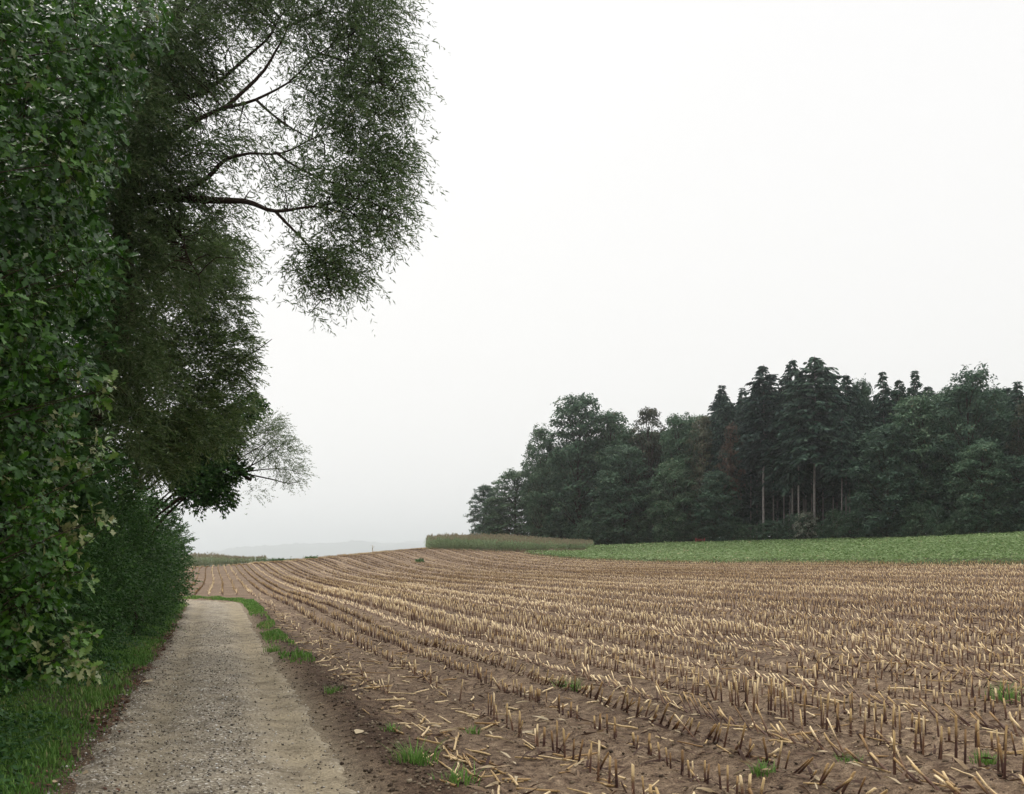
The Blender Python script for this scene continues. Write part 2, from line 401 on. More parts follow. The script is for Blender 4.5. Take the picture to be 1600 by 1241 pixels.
def twig_leaves(acc, starts, dirs, length, nleaf, leaf, lsize, tint_fn, droop=.5, spread=.6, wood=None, wr=.004, lit=.6):
    """twigs from starts along dirs, bending down, leaves set alternately along them"""
    n = len(starts); L = length * rng.uniform(.6, 1.3, n)
    side = norm(np.cross(dirs, [0, 0, 1]) + rng.normal(size=(n, 3)) * .1)
    segs = []
    for k in range(nleaf):
        tt = (k + rng.uniform(.2, 1, n)) / nleaf
        p = starts + dirs * (L * tt)[:, None]; p[:, 2] -= droop * L * tt * tt
        d = dirs.copy(); d[:, 2] -= 2 * droop * tt; d = norm(d)
        x = norm(d * .75 + side * (1 if k % 2 else -1) * spread + rng.normal(size=(n, 3)) * .35)
        nr = norm(rng.normal(size=(n, 3)) * .55 + np.array([0, 0, lit]) + .4 * norm(np.cross(x, side)))
        sz = lsize * rng.uniform(.6, 1.25, n)
        acc.stamp(leaf[0], leaf[1], frames(x, nr) * sz[:, None, None], p, tint_fn(n))
    if wood is not None:
        kk = rng.uniform(0, 1, n) < .3; starts, dirs, L, side = starts[kk], dirs[kk], L[kk], side[kk]; n = len(starts)
        e = starts + dirs * L[:, None]; e[:, 2] -= droop * L
        mid = starts + dirs * (L * .5)[:, None]; mid[:, 2] -= droop * L * .25
        for a, b_ in ((starts, mid), (mid, e)):
            w = side * wr
            V = np.stack([a - w, a + w, b_ + w * .6, b_ - w * .6], 1).reshape(-1, 3)
            F = (np.array([[0, 1, 2], [0, 2, 3]])[None] + (np.arange(n) * 4)[:, None, None]).reshape(-1, 3)
            wood.add(V, F, .4)

def lobe_points(lobes, n, shell=.45, g=rng):
    """points in a union of ellipsoids; lobes: (centre, radii, weight)"""
    w = np.array([l[2] for l in lobes], float); w /= w.sum()
    idx = g.choice(len(lobes), n, p=w)
    c = np.array([l[0] for l in lobes])[idx]; r = np.array([np.broadcast_to(l[1], 3) for l in lobes])[idx]
    d = rdir(n, g)
    rad = (shell + (1 - shell) * g.uniform(0, 1, n) ** .6) * g.uniform(.82, 1.12, n)
    return c + d * r * rad[:, None], d, idx

def bezier(pts, n=10):                         # smooth polyline through points
    pts = np.asarray(pts, float)
    if len(pts) < 3: return pts
    t = np.linspace(0, len(pts) - 1, n); i = np.clip(np.floor(t).astype(int), 0, len(pts) - 2); f = (t - i)[:, None]
    p0 = pts[np.maximum(i - 1, 0)]; p1 = pts[i]; p2 = pts[i + 1]; p3 = pts[np.minimum(i + 2, len(pts) - 1)]
    return .5 * ((2 * p1) + (-p0 + p2) * f + (2 * p0 - 5 * p1 + 4 * p2 - p3) * f ** 2 + (-p0 + 3 * p1 - 3 * p2 + p3) * f ** 3)

# ================================================================== STRUCTURE
def axis_grid(a, b_, step, lo, hi, g):
    mid = list(np.arange(a, b_ + 1e-6, step)); s = step; x = mid[-1]; r = []
    while x < hi: s = step + g * (x - b_) + .0; s = max(s, step); x += s; r.append(x)
    x = a; l = []
    while x > lo: s = max(step, step + g * (a - x)); x -= s; l.append(x)
    return np.array(l[::-1] + mid + r)
gu = axis_grid(4.5, 14, .10, -60, 13000, .073)
gv = axis_grid(-3.0, 7, .10, -13000, 13000, .078)
U, Vv = np.meshgrid(gu, gv, indexing='ij')
GX, GY = uv2xy(U, Vv)
GZ = ground_z(GX, GY)
nu, nv = U.shape
ii = (np.arange(nu - 1)[:, None] * nv + np.arange(nv - 1)[None]).ravel()
GF = np.stack([ii, ii + nv, ii + nv + 1, ii + 1], 1)
D = path_dist(U, Vv)

# forest edge as a function of X (depth), from pixel columns
_fe = np.array([((x - 800) / FPX * Y, Y) for x, Y in ((600, 225), (730, 200), (800, 185), (930, 170), (1000, 165), (1200, 150), (1400, 138), (1600, 125), (1850, 120), (2300, 110))])
def forest_edge(X): return np.interp(X, _fe[:, 0], _fe[:, 1])
BEAN_V = 45.8
def in_bean(X, Y):
    u, v = xy2uv(X, Y)
    wob = .35 * np.sin(u * .21) + .25 * np.sin(u * .53 + 1)
    return (v > BEAN_V + wob) & (Y < forest_edge(X) - 1.0) & ((X / np.maximum(Y, 1) > .078) | (Y < 147)) & (Y > 15)
def in_maize_r(X, Y):
    r = X / np.maximum(Y, 1)
    return (r > -.0885 + .0012 * np.sin(Y * 2.1)) & (r < .084) & (Y > 149 + 1.2 * np.sin(r * 40) + 90 * np.maximum(r - .03, 0)) & (Y < np.minimum(forest_edge(X) - 2, 185))
def in_maize_l(X, Y):
    r = X / np.maximum(Y, 1)
    return (r > -.42) & (r < -.256) & (Y > 162 + (r + .344) * 70 + 1.2 * np.sin(r * 90)) & (Y < 172)
green = np.clip(in_bean(GX, GY) * .9 + (D < -1.0) * sstep(-1.0, -1.5, D) * (U < 60) * .85 + (GY > forest_edge(GX)) * (GX > -20) * .8, 0, 1)
farz = sstep(200, 260, np.hypot(GX, GY)); green = np.maximum(green, farz * .9)
damp = np.exp(-((D - 1.55 - .3 * fbm(U * .6, Vv * .6, 83, 2)) / .32) ** 2) * (U < 56) * .9 + (np.exp(-((D + 1.2) / .25) ** 2) * .7)
gme = make_mesh('ground', np.stack([GX, GY, GZ], -1).reshape(-1, 3), GF, 'soil', smooth=True,
                extra={'sandy': (np.exp(-((D - .90) / (.30 + .25 * fbm(U * 1.1, Vv * 1.1, 81, 3))) ** 2) * (U < 56)).ravel(), 'green': green.ravel(), 'damp': np.clip(damp, 0, 1).ravel()})
tag(obj('ground', gme), kind='structure')

# the gravel track: its crowned sheet sinks under the soil at its ragged edges
ps = np.concatenate([np.arange(-12, 4, .4), np.arange(4, 16, .09), np.arange(16, 70, .3)])
pw = np.linspace(-1.5, 1.5, 61)
def path_point(s, w):
    a = np.clip((s - UB) / RB, 0, math.pi / 2)
    over = np.maximum(s - UB - RB * math.pi / 2, 0)
    u = np.where(s < UB, s, UB + RB * np.sin(a)); v = np.where(s < UB, 0, -RB + RB * np.cos(a)) - over
    nu_, nv_ = np.sin(a), np.cos(a)
    return u + nu_ * w, v + nv_ * w
Sg, Wg = np.meshgrid(ps, pw, indexing='ij')
pu, pv = path_point(Sg, Wg); PX, PY = uv2xy(pu, pv)
PZ = base_z(PX, PY) + .012 + .018 * (1 - (Wg / 1.1) ** 2) - .045 * np.exp(-((np.abs(Wg - .05) - .62) / .20) ** 2)
PZ += fbm(pu * 2.2, pv * 2.2, 41, 3) * .045 + fbm(pu * 11, pv * 11, 47, 2) * .018 - .10 * sstep(0.90, 1.30, np.abs(Wg) + .25 * fbm(pu * 1.2, pv * 1.2, 51, 3) + .22 * fbm(pu * 6, pv * 6, 55, 3))
ii = (np.arange(len(ps) - 1)[:, None] * len(pw) + np.arange(len(pw) - 1)[None]).ravel()
PF = np.stack([ii, ii + len(pw), ii + len(pw) + 1, ii + 1], 1)
sand = .08 + .75 * np.exp(-((Wg - .78) / .34) ** 2) * sstep(3, 6, Sg) + .42 * np.exp(-((Wg + .55) / .26) ** 2)
pme = make_mesh('gravel_track', np.stack([PX, PY, PZ], -1).reshape(-1, 3), PF, 'gravel', smooth=True, extra={'sand': np.clip(sand, 0, 1).ravel()})
tag(obj('gravel_track', pme), kind='structure')

# far hills with a woodland skyline
def hill(name, prof, Y, depth, seed):
    xs = np.linspace(prof[0][0], prof[-1][0], 520)
    ys = np.interp(xs, [p[0] for p in prof], [p[1] for p in prof])
    bumps = (np.abs(fbm(xs * .09, xs * 0, seed, 3)) * 5 + np.maximum(0, vnoise(xs * .45, xs * 0, seed + 7) - .62) * 7)
    X = (xs - 800) / FPX * Y; top = EYE + (HOR - ys + bumps) / FPX * Y
    rows = []
    for f, hgt in ((-1.0, 0), (-.6, .35), (-.3, .7), (-.08, .93), (0, 1), (.25, .9), (1, 0)):
        jit = fbm(xs * .3, xs * 0 + f * 30, seed + 3, 3) * .06 if 0 < hgt < 1 else 0
        rows.append(np.stack([X, np.full_like(X, Y + f * depth), -12 + (top + 12) * np.clip(hgt + jit, 0, 1)], 1))
    V = np.concatenate(rows); n = len(xs)
    ii = (np.arange(len(rows) - 1)[:, None] * n + np.arange(n - 1)[None]).ravel()
    F = np.stack([ii, ii + 1, ii + n + 1, ii + n], 1)
    me = make_mesh(name, V, F, 'hill', tint=rng.uniform(0, 1, len(V)))
    tag(obj(name, me), kind='structure')
hill('wooded_hill', [(-900, 870), (100, 874), (290, 869), (380, 856), (450, 851), (520, 849), (560, 846), (610, 851), (700, 849), (1000, 842), (2300, 846)], 9800, 700, 61)
hill('far_hill', [(-900, 866), (300, 868), (480, 852), (620, 849), (660, 845), (735, 840), (820, 836), (1500, 838), (2300, 845)], 11800, 800, 77)

# ================================================================== STUBBLE FIELD
def stub_mesh(name, h, r, seed, sides=6, cut=.5):
    g = np.random.default_rng(seed); a = Acc()
    zs = [0, .12, .30, .33, .36, .66, .69, .72, 1.0] if sides > 4 else [0, .33, 1.0]
    rr = [1.25, 1.15, 1.0, 1.22, 1.0, .95, 1.12, .93, .9] if sides > 4 else [1.2, 1.05, .9]
    bend = g.normal(0, .02, 2)
    pts = np.array([[bend[0] * z * z, bend[1] * z * z, z * h] for z in zs])
    a.tube(pts, np.array(rr) * r, sides, .5, cap=True)
    V = a.V[0].copy(); V[-sides:, 2] += (V[-sides:, 0] - pts[-1, 0]) * cut * 2
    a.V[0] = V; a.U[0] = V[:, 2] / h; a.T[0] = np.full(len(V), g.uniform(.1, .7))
    if sides > 4:                               # a torn sheath hanging from the lower node
        for k in range(g.integers(1, 3)):
            an = g.uniform(0, 6.28); dx = np.array([math.cos(an), math.sin(an), 0]); sd = np.array([-dx[1], dx[0], 0]) * .011
            L = g.uniform(.08, .2); z0 = h * g.choice([.1, .33])
            p = [dx * r + [0, 0, z0], dx * (r + L * .4) + [0, 0, z0 + .05], dx * (r + L * .8) + [0, 0, z0 - L * .3]]
            Vs = np.concatenate([[q - sd * w, q + sd * w] for q, w in zip(p, (1, 1.2, .3))])
            a.add(Vs, [(0, 1, 3), (0, 3, 2), (2, 3, 5), (2, 5, 4)], g.uniform(.2, .9), np.full(6, .3))
    return a
STUBS = [stub_mesh('maize_stub', 1.0, .038 , 100 + k) for k in range(6)]      # unit height, radius relative to it
MIDSTUB = stub_mesh('mid', 1.0, .038, 121, sides=4)
FARSTUB = stub_mesh('far', 1.0, .040, 120, sides=3)
TINYSTUB = (np.array([(-.045, -.03, 0), (.045, -.03, 0), (0, .05, 0), (-.036, -.024, 1), (.036, -.024, 1), (0, .04, 1)], float), np.array([(0, 1, 4), (0, 4, 3), (1, 2, 5), (1, 5, 4), (2, 0, 3), (2, 3, 5)]), np.array([0, 0, 0, 1, 1, 1.0]))

def row_mode(k, u):
    """0 upright, 1 leaning right, 2 pressed down to the left; plus chance of a gap"""
    pat = [0, 1, 2, 0, 0, 2, 0, 0, 1, 2, 0, 0, 2, 0][k % 14]
    return pat
rows_k = np.arange(-34, 58)
SX, SY, SLX, SLY, SH, SK, SR, ST = [], [], [], [], [], [], [], []
for k in rows_k:
    v0 = 3.55 + .75 * k
    if v0 > BEAN_V - .2: break
    u = np.arange(3.5, 182, .104) ; u = u + rng.normal(0, .035, len(u))
    v = v0 + rng.normal(0, .018, len(u)) + .10 * np.sin(u * .09 + k * .05)
    x, y = uv2xy(u, v)
    d = path_dist(u, v)
    keep = inview(x, y, .05) & (d > 1.75) & ~in_bean(x, y) & ~in_maize_r(x, y) & ~in_maize_l(x, y) & (y < 176)
    if v0 < 2.2: keep &= (u > UB + RB + 2.3 + rng.uniform(0, 1)) | ((v0 > 1.6) & (u > 12) & (rng.uniform(0, 1, len(u)) < .25))
    gapn = vnoise(u * .35, np.full_like(u, k * 3.7), 200)
    edge = 1 - sstep(2.6, 4.2, np.full_like(u, v0)) * 1.0
    p_keep = np.where(gapn < .11, .2, .96) * np.where(v0 < 3.3, .62, 1.0)
    if 3.3 < v0 < 3.8: p_keep = np.where((u > 11.9) | (u < 8), p_keep, .45)
    keep &= rng.uniform(0, 1, len(u)) < p_keep
    u, v, x, y = u[keep], v[keep], x[keep], y[keep]
    n = len(u)
    if n == 0: continue
    mode = np.full(n, row_mode(int(k), u))
    # the rows change between upright and pressed along their length
    ch = vnoise(u * .06, np.full_like(u, k * 1.9), 210)
    mode = np.where((ch > .86) & (k > 5), 2, mode)
    if k == -3: mode[:] = 2
    if k == -2: mode = np.where(rng.uniform(0, 1, n) < .6, 2, 0)
    lean_v = np.select([mode == 1, mode == 2], [rng.normal(.08, .12, n), rng.normal(.05, .18, n)], rng.normal(0, .05, n))
    lean_u = np.select([mode == 1, mode == 2], [rng.normal(-.85, .4, n), rng.normal(1.9, .7, n)], rng.normal(.03, .07, n))
    broke = rng.uniform(0, 1, n) < (.05 if v0 > 3.3 else .35)
    lean_v = np.where(broke, rng.normal(0, .35, n), lean_v); lean_u = np.where(broke, rng.normal(.8, 1.0, n), lean_u)
    lx = lean_v * CC - lean_u * SS; ly = lean_v * SS + lean_u * CC
    h = np.select([mode == 1, mode == 2], [.24, .32], (.32 if v0 < 8 else .26) if v0 > 5 else .25) * rng.normal(1, .17, n)
    h = np.where(vnoise(u * .12, np.full_like(u, k * .8), 230) > .72, h * .7, h)
    SX.append(x); SY.append(y); SLX.append(lx); SLY.append(ly); SH.append(np.clip(h, .10, .5)); SK.append(mode); SR.append(np.full(n, k + 3))
    ST.append(np.clip(rng.uniform(-.05, .80, n) + .55 * fbm(u * .05, v * .10, 240, 2) + np.where(mode == 2, .30, np.where(mode == 1, -.10, 0)) + rng.normal(0, .14), 0, 1.2))
SX, SY, SLX, SLY, SH, SK, SR, ST = map(np.concatenate, (SX, SY, SLX, SLY, SH, SK, SR, ST))
SZ = ground_z(SX, SY)
axis = norm(np.stack([SLX, SLY, np.ones_like(SLX)], 1))
spin = rng.uniform(0, 6.28, len(SX)); ref = np.stack([np.cos(spin), np.sin(spin), np.zeros_like(spin)], 1)
yv = norm(np.cross(axis, ref)); xv = np.cross(yv, axis)
thick = rng.uniform(.7, 1.2, len(SX)) * .27
SM = np.stack([xv * thick[:, None], yv * thick[:, None], axis * SH[:, None]], -1)
SPOS = np.stack([SX, SY, SZ - .02 ], 1)
dist = np.hypot(SX, SY)
order = np.argsort(np.where(inview(SX, SY, -.004) & (HOR + FPX * (EYE - SZ - .2) / SY < 1255), dist, 1e6))
single = order[:300]; rest = np.ones(len(SX), bool); rest[single] = False
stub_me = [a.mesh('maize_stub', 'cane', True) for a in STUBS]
ORD = ['', 'first', 'second', 'third', 'fourth', 'fifth', 'sixth', 'seventh', 'eighth', 'ninth', 'tenth', 'eleventh', 'twelfth', 'thirteenth', 'fourteenth', 'fifteenth', 'sixteenth']
STUB_LABEL = ['upright cut maize stalk in the %s stubble row from the track', 'cut maize stalk tilted over in the %s stubble row from the track', 'cut maize stalk pressed nearly flat in the %s stubble row from the track']
for i in single:
    o = obj('maize_stub', stub_me[int(rng.integers(6))])
    o.matrix_world = Matrix([list(SM[i][r]) + [SPOS[i][r]] for r in range(3)] + [[0, 0, 0, 1]])
    tl = math.hypot(SLX[i], SLY[i]); md = 0 if tl < .35 else (2 if tl > .85 else 1)
    rw = ORD[int(np.clip(SR[i], 1, 16))]
    tag(o, STUB_LABEL[md] % rw, 'maize stub', '%s maize stubs of the %s row' % (['upright', 'tilted', 'flattened'][md], rw))
acc = Acc()
mid = rest & (dist < 11.5)
mi = np.where(mid)[0]; which = rng.integers(0, 6, len(mi))
for k in range(6):
    sel = mi[which == k]; a = STUBS[k]
    tv = np.concatenate(a.V); tf = np.concatenate(a.F)
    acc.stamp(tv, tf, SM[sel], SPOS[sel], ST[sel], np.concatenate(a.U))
sel = np.where(rest & (dist >= 11.5) & (dist < 26))[0]
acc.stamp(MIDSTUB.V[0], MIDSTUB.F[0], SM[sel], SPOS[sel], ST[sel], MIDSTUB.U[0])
sel = np.where(rest & (dist >= 62) & ((dist < 90) | (rng.uniform(0, 1, len(dist)) < .55)))[0]; fm = SM[sel].copy(); fm[:, :, :2] *= np.where(dist[sel] < 90, .95, 1.35)[:, None, None]
acc.stamp(TINYSTUB[0], TINYSTUB[1], fm, SPOS[sel], ST[sel], TINYSTUB[2])
sel = np.where(rest & (dist >= 26) & (dist < 62))[0]
fm = SM[sel].copy(); fm[:, :, :2] *= 1.0
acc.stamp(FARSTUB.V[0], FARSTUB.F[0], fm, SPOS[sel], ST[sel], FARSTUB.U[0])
# tops of far stubs splay into a torn pale fringe
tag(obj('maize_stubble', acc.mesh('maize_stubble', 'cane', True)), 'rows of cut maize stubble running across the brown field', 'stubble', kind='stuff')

# loose straw: fallen canes and torn husk leaves on the soil
def lay(n, umax, vmin, vmax, g=rng):
    s = g.uniform(0, 1, n) ** 1.7
    u = 4.5 + s * umax; v = g.uniform(vmin, vmax, n)
    return u, v
cane_me = []
for k in range(4):
    a = Acc(); g = np.random.default_rng(300 + k); L = 1.0
    b_ = g.normal(0, .014, (5, 3)); b_[0] = 0
    pts = np.stack([np.linspace(0, L, 5), b_[:, 1], .02 + b_[:, 2] * .4], 1)
    a.tube(pts, np.array([.026, .030, .026, .029, .022]), 6, g.uniform(.2, .7), cap=True)
    a.U[0] = np.full(len(a.V[0]), .75)
    cane_me.append(a)
fall_me = [a.mesh('fallen_stalk', 'cane', True) for a in cane_me]
u, v = lay(1500, 32, 1.9, 16)
pref = rng.uniform(0, 1, len(u)) < .5
nxt = rng.uniform(0, 1, len(u)) < .22; v = np.where(nxt, rng.choice([1.75, 2.05, 2.1, 2.8], len(u)) + rng.normal(0, .1, len(u)), v); pref &= ~nxt
v = np.where(pref, 2.05 + .75 * np.round((v - 2.05) / .75) + rng.normal(0, .12, len(v)), v)
x, y = uv2xy(u, v); k_ = inview(x, y, .03) & ~in_bean(x, y); u, v, x, y = u[k_], v[k_], x[k_], y[k_]
ang = TA + np.pi / 2 + np.where(rng.uniform(0, 1, len(u)) < .6, rng.normal(0, .35, len(u)), rng.uniform(-3, 3, len(u)))
dx = np.stack([np.cos(ang), np.sin(ang), rng.normal(.02, .05, len(u))], 1)
L = rng.uniform(.10, .42, len(u)); wd = rng.uniform(.2, .42, len(u))
fr = frames(dx, np.tile([0, 0, 1.0], (len(u), 1)))
FM = np.stack([fr[:, :, 0] * L[:, None], fr[:, :, 1] * wd[:, None], fr[:, :, 2] * wd[:, None]], -1)
FP = np.stack([x, y, ground_z(x, y) + .004], 1)
order = np.argsort(np.where(inview(x, y, -.01) & (HOR + FPX * EYE / y < 1240), np.hypot(x, y), 1e6)); one = order[:90]; rst = order[90:]
for i in one:
    o = obj('fallen_stalk', fall_me[int(rng.integers(4))])
    o.matrix_world = Matrix([list(FM[i][r]) + [FP[i][r]] for r in range(3)] + [[0, 0, 0, 1]])
    tag(o, 'broken dry maize stalk lying loose on the bare soil between rows', 'maize stalk', 'loose maize stalks on the soil')
acc = Acc(); wh = rng.integers(0, 4, len(rst))
for k in range(4):
    s_ = rst[wh == k]; a = cane_me[k]
    acc.stamp(a.V[0], a.F[0], FM[s_], FP[s_], rng.uniform(0, 1, len(s_)), a.U[0])
tag(obj('straw_litter', acc.mesh('straw_litter', 'cane', True)), 'scattered bits of broken straw lying among the stubble rows', 'straw', kind='stuff')
# husks: curled ribbons
a = Acc(); n = 22000
u, v = lay(n, 40, 1.6, 20); v = np.where(rng.uniform(0, 1, n) < .6, 2.05 + .75 * np.round((v - 2.05) / .75) + rng.normal(0, .13, n), v)
x, y = uv2xy(u, v); k_ = inview(x, y, .03) & ~in_bean(x, y); x, y = x[k_], y[k_]; n = len(x)
an = rng.uniform(0, 6.28, n); hv = np.stack([np.cos(an), np.sin(an), rng.normal(0.1, .15, n)], 1)
rib = np.array([(0, -.05, 0), (0, .05, 0), (.35, -.07, .10), (.35, .06, .07), (.7, -.06, .04), (.7, .05, .12), (1, -.01, .02), (1, .01, .03)], float)
rf = np.array([(0, 1, 3), (0, 3, 2), (2, 3, 5), (2, 5, 4), (4, 5, 7), (4, 7, 6)])
sz = .03 + .2 * rng.uniform(0, 1, n) ** 2.2
a.stamp(rib, rf, frames(hv, np.tile([0, 0, 1.0], (n, 1)) + rng.normal(size=(n, 3)) * .5) * sz[:, None, None], np.stack([x, y, ground_z(x, y) + .008], 1), rng.uniform(0, 1, n) ** 1.9)
nr_ = np.where((dist < 24) & inview(SX, SY, .03))[0]; nr_ = nr_[dist[nr_] < 18]; nr_ = np.repeat(nr_, 2); n = len(nr_)   # torn sheaths round the stub feet
x = SX[nr_] + rng.normal(0, .05, n); y = SY[nr_] + rng.normal(0, .05, n)
an = rng.uniform(0, 6.28, n); hv = np.stack([np.cos(an), np.sin(an), rng.normal(.15, .3, n)], 1)
a.stamp(rib, rf, frames(hv, np.tile([0, 0, 1.0], (n, 1)) + rng.normal(size=(n, 3)) * .6) * rng.uniform(.04, .13, n)[:, None, None], np.stack([x, y, ground_z(x, y) + rng.uniform(.0, .05, n)], 1), rng.uniform(0, 1, n) ** 2.2)
tag(obj('husk_litter', a.mesh('husk_litter', 'husk')), 'torn dry maize leaves littering the soil between stubble rows', 'husks', kind='stuff')

# clods and stones
def lumps(name, n, mat, ufn, smin, smax, label, cat, flat=.7, sink=.15, zf=ground_z):
    u, v = ufn(n); x, y = uv2xy(u, v); k_ = inview(x, y, .03); x, y = x[k_], y[k_]; n = len(x)
    s = smin + (smax - smin) * rng.uniform(0, 1, n) ** 3.2
    m3 = norm(rng.normal(size=(n, 3, 3)))
    q, _ = np.linalg.qr(rng.normal(size=(n, 3, 3)))
    Sc = np.stack([rng.uniform(.7, 1.4, n), rng.uniform(.7, 1.3, n), rng.uniform(.6, 1.1, n)], 1)
    Mx = q * Sc[:, None, :] * s[:, None, None]; Mx[:, 2, :] *= flat
    a = Acc(); a.stamp(OCTA[0], OCTA[1], Mx, np.stack([x, y, zf(x, y) + s * sink], 1), rng.uniform(0, 1, n))
    tag(obj(name, a.mesh(name, mat)), label, cat, kind='stuff')
def soil_uv(n):
    u, v = lay(n, 30, 1.45, 14); return u, v
lumps('soil_clods', 20000, 'clod', soil_uv, .007, .05, 'small crumbs and clods of brown soil over the field', 'clods')
def bank_uv(n):
    s = rng.uniform(0, 1, n) ** 1.6; return 4.5 + s * 30, 1.48 + rng.normal(0, .26, n)
lumps('bank_clods', 5000, 'clod', bank_uv, .010, .055, 'dark loose clods heaped along the field side of the track', 'clods')
def path_z(X, Y):
    u, v = xy2uv(X, Y); return base_z(X, Y) + .012 + .018 * (1 - (v / 1.1) ** 2) - .045 * np.exp(-((np.abs(v - .05) - .62) / .20) ** 2) + fbm(u * 2.2, v * 2.2, 41, 3) * .045 + fbm(u * 11, v * 11, 47, 2) * .018
def track_uv(n):
    s = rng.uniform(0, 1, n) ** 1.9; v = rng.uniform(-1.2, 1.05, n); k = (v < .35) | (rng.uniform(0, 1, n) < .35)
    return (4.5 + s * 26)[k], v[k]
lumps('track_gravel_stones', 30000, 'pebble', track_uv, .005, .032, 'grey and pale gravel stones scattered over the farm track', 'gravel', .8, .2, path_z)

# ================================================================== GREEN CROP AND STANDING MAIZE
n = 520000
X = rng.uniform(-5, 110, n); Y = rng.uniform(25, 160, n)
k_ = in_bean(X, Y) & inview(X, Y, .04); X, Y = X[k_], Y[k_]
uu, vv_ = xy2uv(X, Y)
k_ = rng.uniform(0, 1, len(X)) < np.clip(70 / Y, .3, 1) * np.where(vv_ < BEAN_V + 4, 1, .75)
X, Y = X[k_], Y[k_]; n = len(X); uu, vv_ = xy2uv(X, Y)
ht = (.40 + .16 * fbm(X * .8, Y * .8, 400, 3) + .12 * fbm(X * .07, Y * .07, 404, 2)) * np.where(vv_ < BEAN_V + 1.2, rng.uniform(.2, 1.1, n), rng.uniform(.75, 1.1, n))
a = Acc(); an = rng.uniform(0, 6.28, n)
hx = np.stack([np.cos(an), np.sin(an), rng.normal(-.1, .35, n)], 1)
wild = fbm(X * .05, Y * .02, 410, 3)
tint = np.clip(rng.uniform(.1, .8, n) + wild * .5 + (rng.uniform(0, 1, n) < .06 + .25 * np.clip(wild + .05, 0, 1)) * .35, 0, 1)
a.stamp(OVATE[0], OVATE[1], frames(hx, rng.normal(size=(n, 3)) * .45 + [0, 0, 1]) * (rng.uniform(.16, .30, n) * np.clip(Y / 75, .8, 1.5))[:, None, None], np.stack([X, Y, base_z(X, Y) + ht], 1), tint)
tag(obj('green_crop', a.mesh('green_crop', 'bean')), 'low leafy green crop covering the strip before the forest', 'crop', kind='stuff')

def maize_block(name, test, xr, yr, label, dry, dens=7.0, hm=1.75, taper=lambda r: 1 - .55 * sstep(-.03, .084, r)):
    n = int((xr[1] - xr[0]) * (yr[1] - yr[0]) * dens)
    X = rng.uniform(*xr, n); Y = rng.uniform(*yr, n); k_ = test(X, Y); X, Y = X[k_], Y[k_]; n = len(X)
    Z = base_z(X, Y); H = (rng.normal(hm, .20, n) + .25 * fbm(X * .3, Y * .3, 88, 2)) * taper(X / Y)
    a = Acc()
    st = (np.array([(-.016, 0, 0), (.016, 0, 0), (.008, .0, 1), (0, .016, 0)], float), np.array([(0, 1, 2), (1, 3, 2), (3, 0, 2)]))
    I = np.tile(np.eye(3), (n, 1, 1)); I[:, 2, 2] = H
    a.stamp(st[0], st[1], I, np.stack([X, Y, Z], 1), rng.uniform(.3, .8, n))
    lf = (np.array([(0, -.04, 0), (0, .04, 0), (.5, -.05, .30), (.5, .05, .30), (1, 0, -.05)], float), np.array([(0, 1, 3), (0, 3, 2), (2, 3, 4)]))
    for k in range(9):
        an = rng.uniform(0, 6.28, n); hx = np.stack([np.cos(an), np.sin(an), rng.uniform(.0, .5, n)], 1)
        hz = H * (.12 + .78 * (k + rng.uniform(0, 1, n)) / 9)
        ti = np.clip(rng.uniform(.05, .55, n) + dry + (1 - hz / H) * .35 * rng.uniform(0, 1, n), 0, 1)
        a.stamp(lf[0], lf[1], frames(hx, np.tile([0, 0, 1.0], (n, 1))) * rng.uniform(.45, .75, n)[:, None, None], np.stack([X, Y, Z + hz], 1), ti)
    root = empty(name, (float(X.mean()), float(Y.mean()), float(Z.mean())), 0, label, 'maize crop'); root['kind'] = 'stuff'
    inv = -np.array(root.location)
    V = np.concatenate(a.V) + inv
    tag(obj('foliage', make_mesh('maize_foliage', V, np.concatenate(a.F), 'corn', np.concatenate(a.T)), root), kind='stuff')
    b2 = Acc()
    for k in range(5):
        an = rng.uniform(0, 6.28, n); hx = np.stack([np.cos(an) * .35, np.sin(an) * .35, np.ones(n)], 1)
        b2.stamp(WILLOWLEAF[0], WILLOWLEAF[1], frames(hx, rdir(n)) * rng.uniform(.2, .5, n)[:, None, None], np.stack([X, Y, Z + H - .08], 1), rng.uniform(0, 1, n))
    tag(obj('tassels', make_mesh('maize_tassels', np.concatenate(b2.V) + inv, np.concatenate(b2.F), 'tassel', np.concatenate(b2.T)), root), kind='stuff')
maize_block('standing_maize', in_maize_r, (-15, 19), (146, 172), 'block of uncut green maize on the rise before the forest', 0.0, 5.0)
maize_block('standing_maize', in_maize_l, (-70, -38), (156, 178), 'strip of drying yellowish uncut maize beyond the bend of the track', .25, 7.0, 2.0, lambda r: .45 + .55 * sstep(-.262, -.33, r))

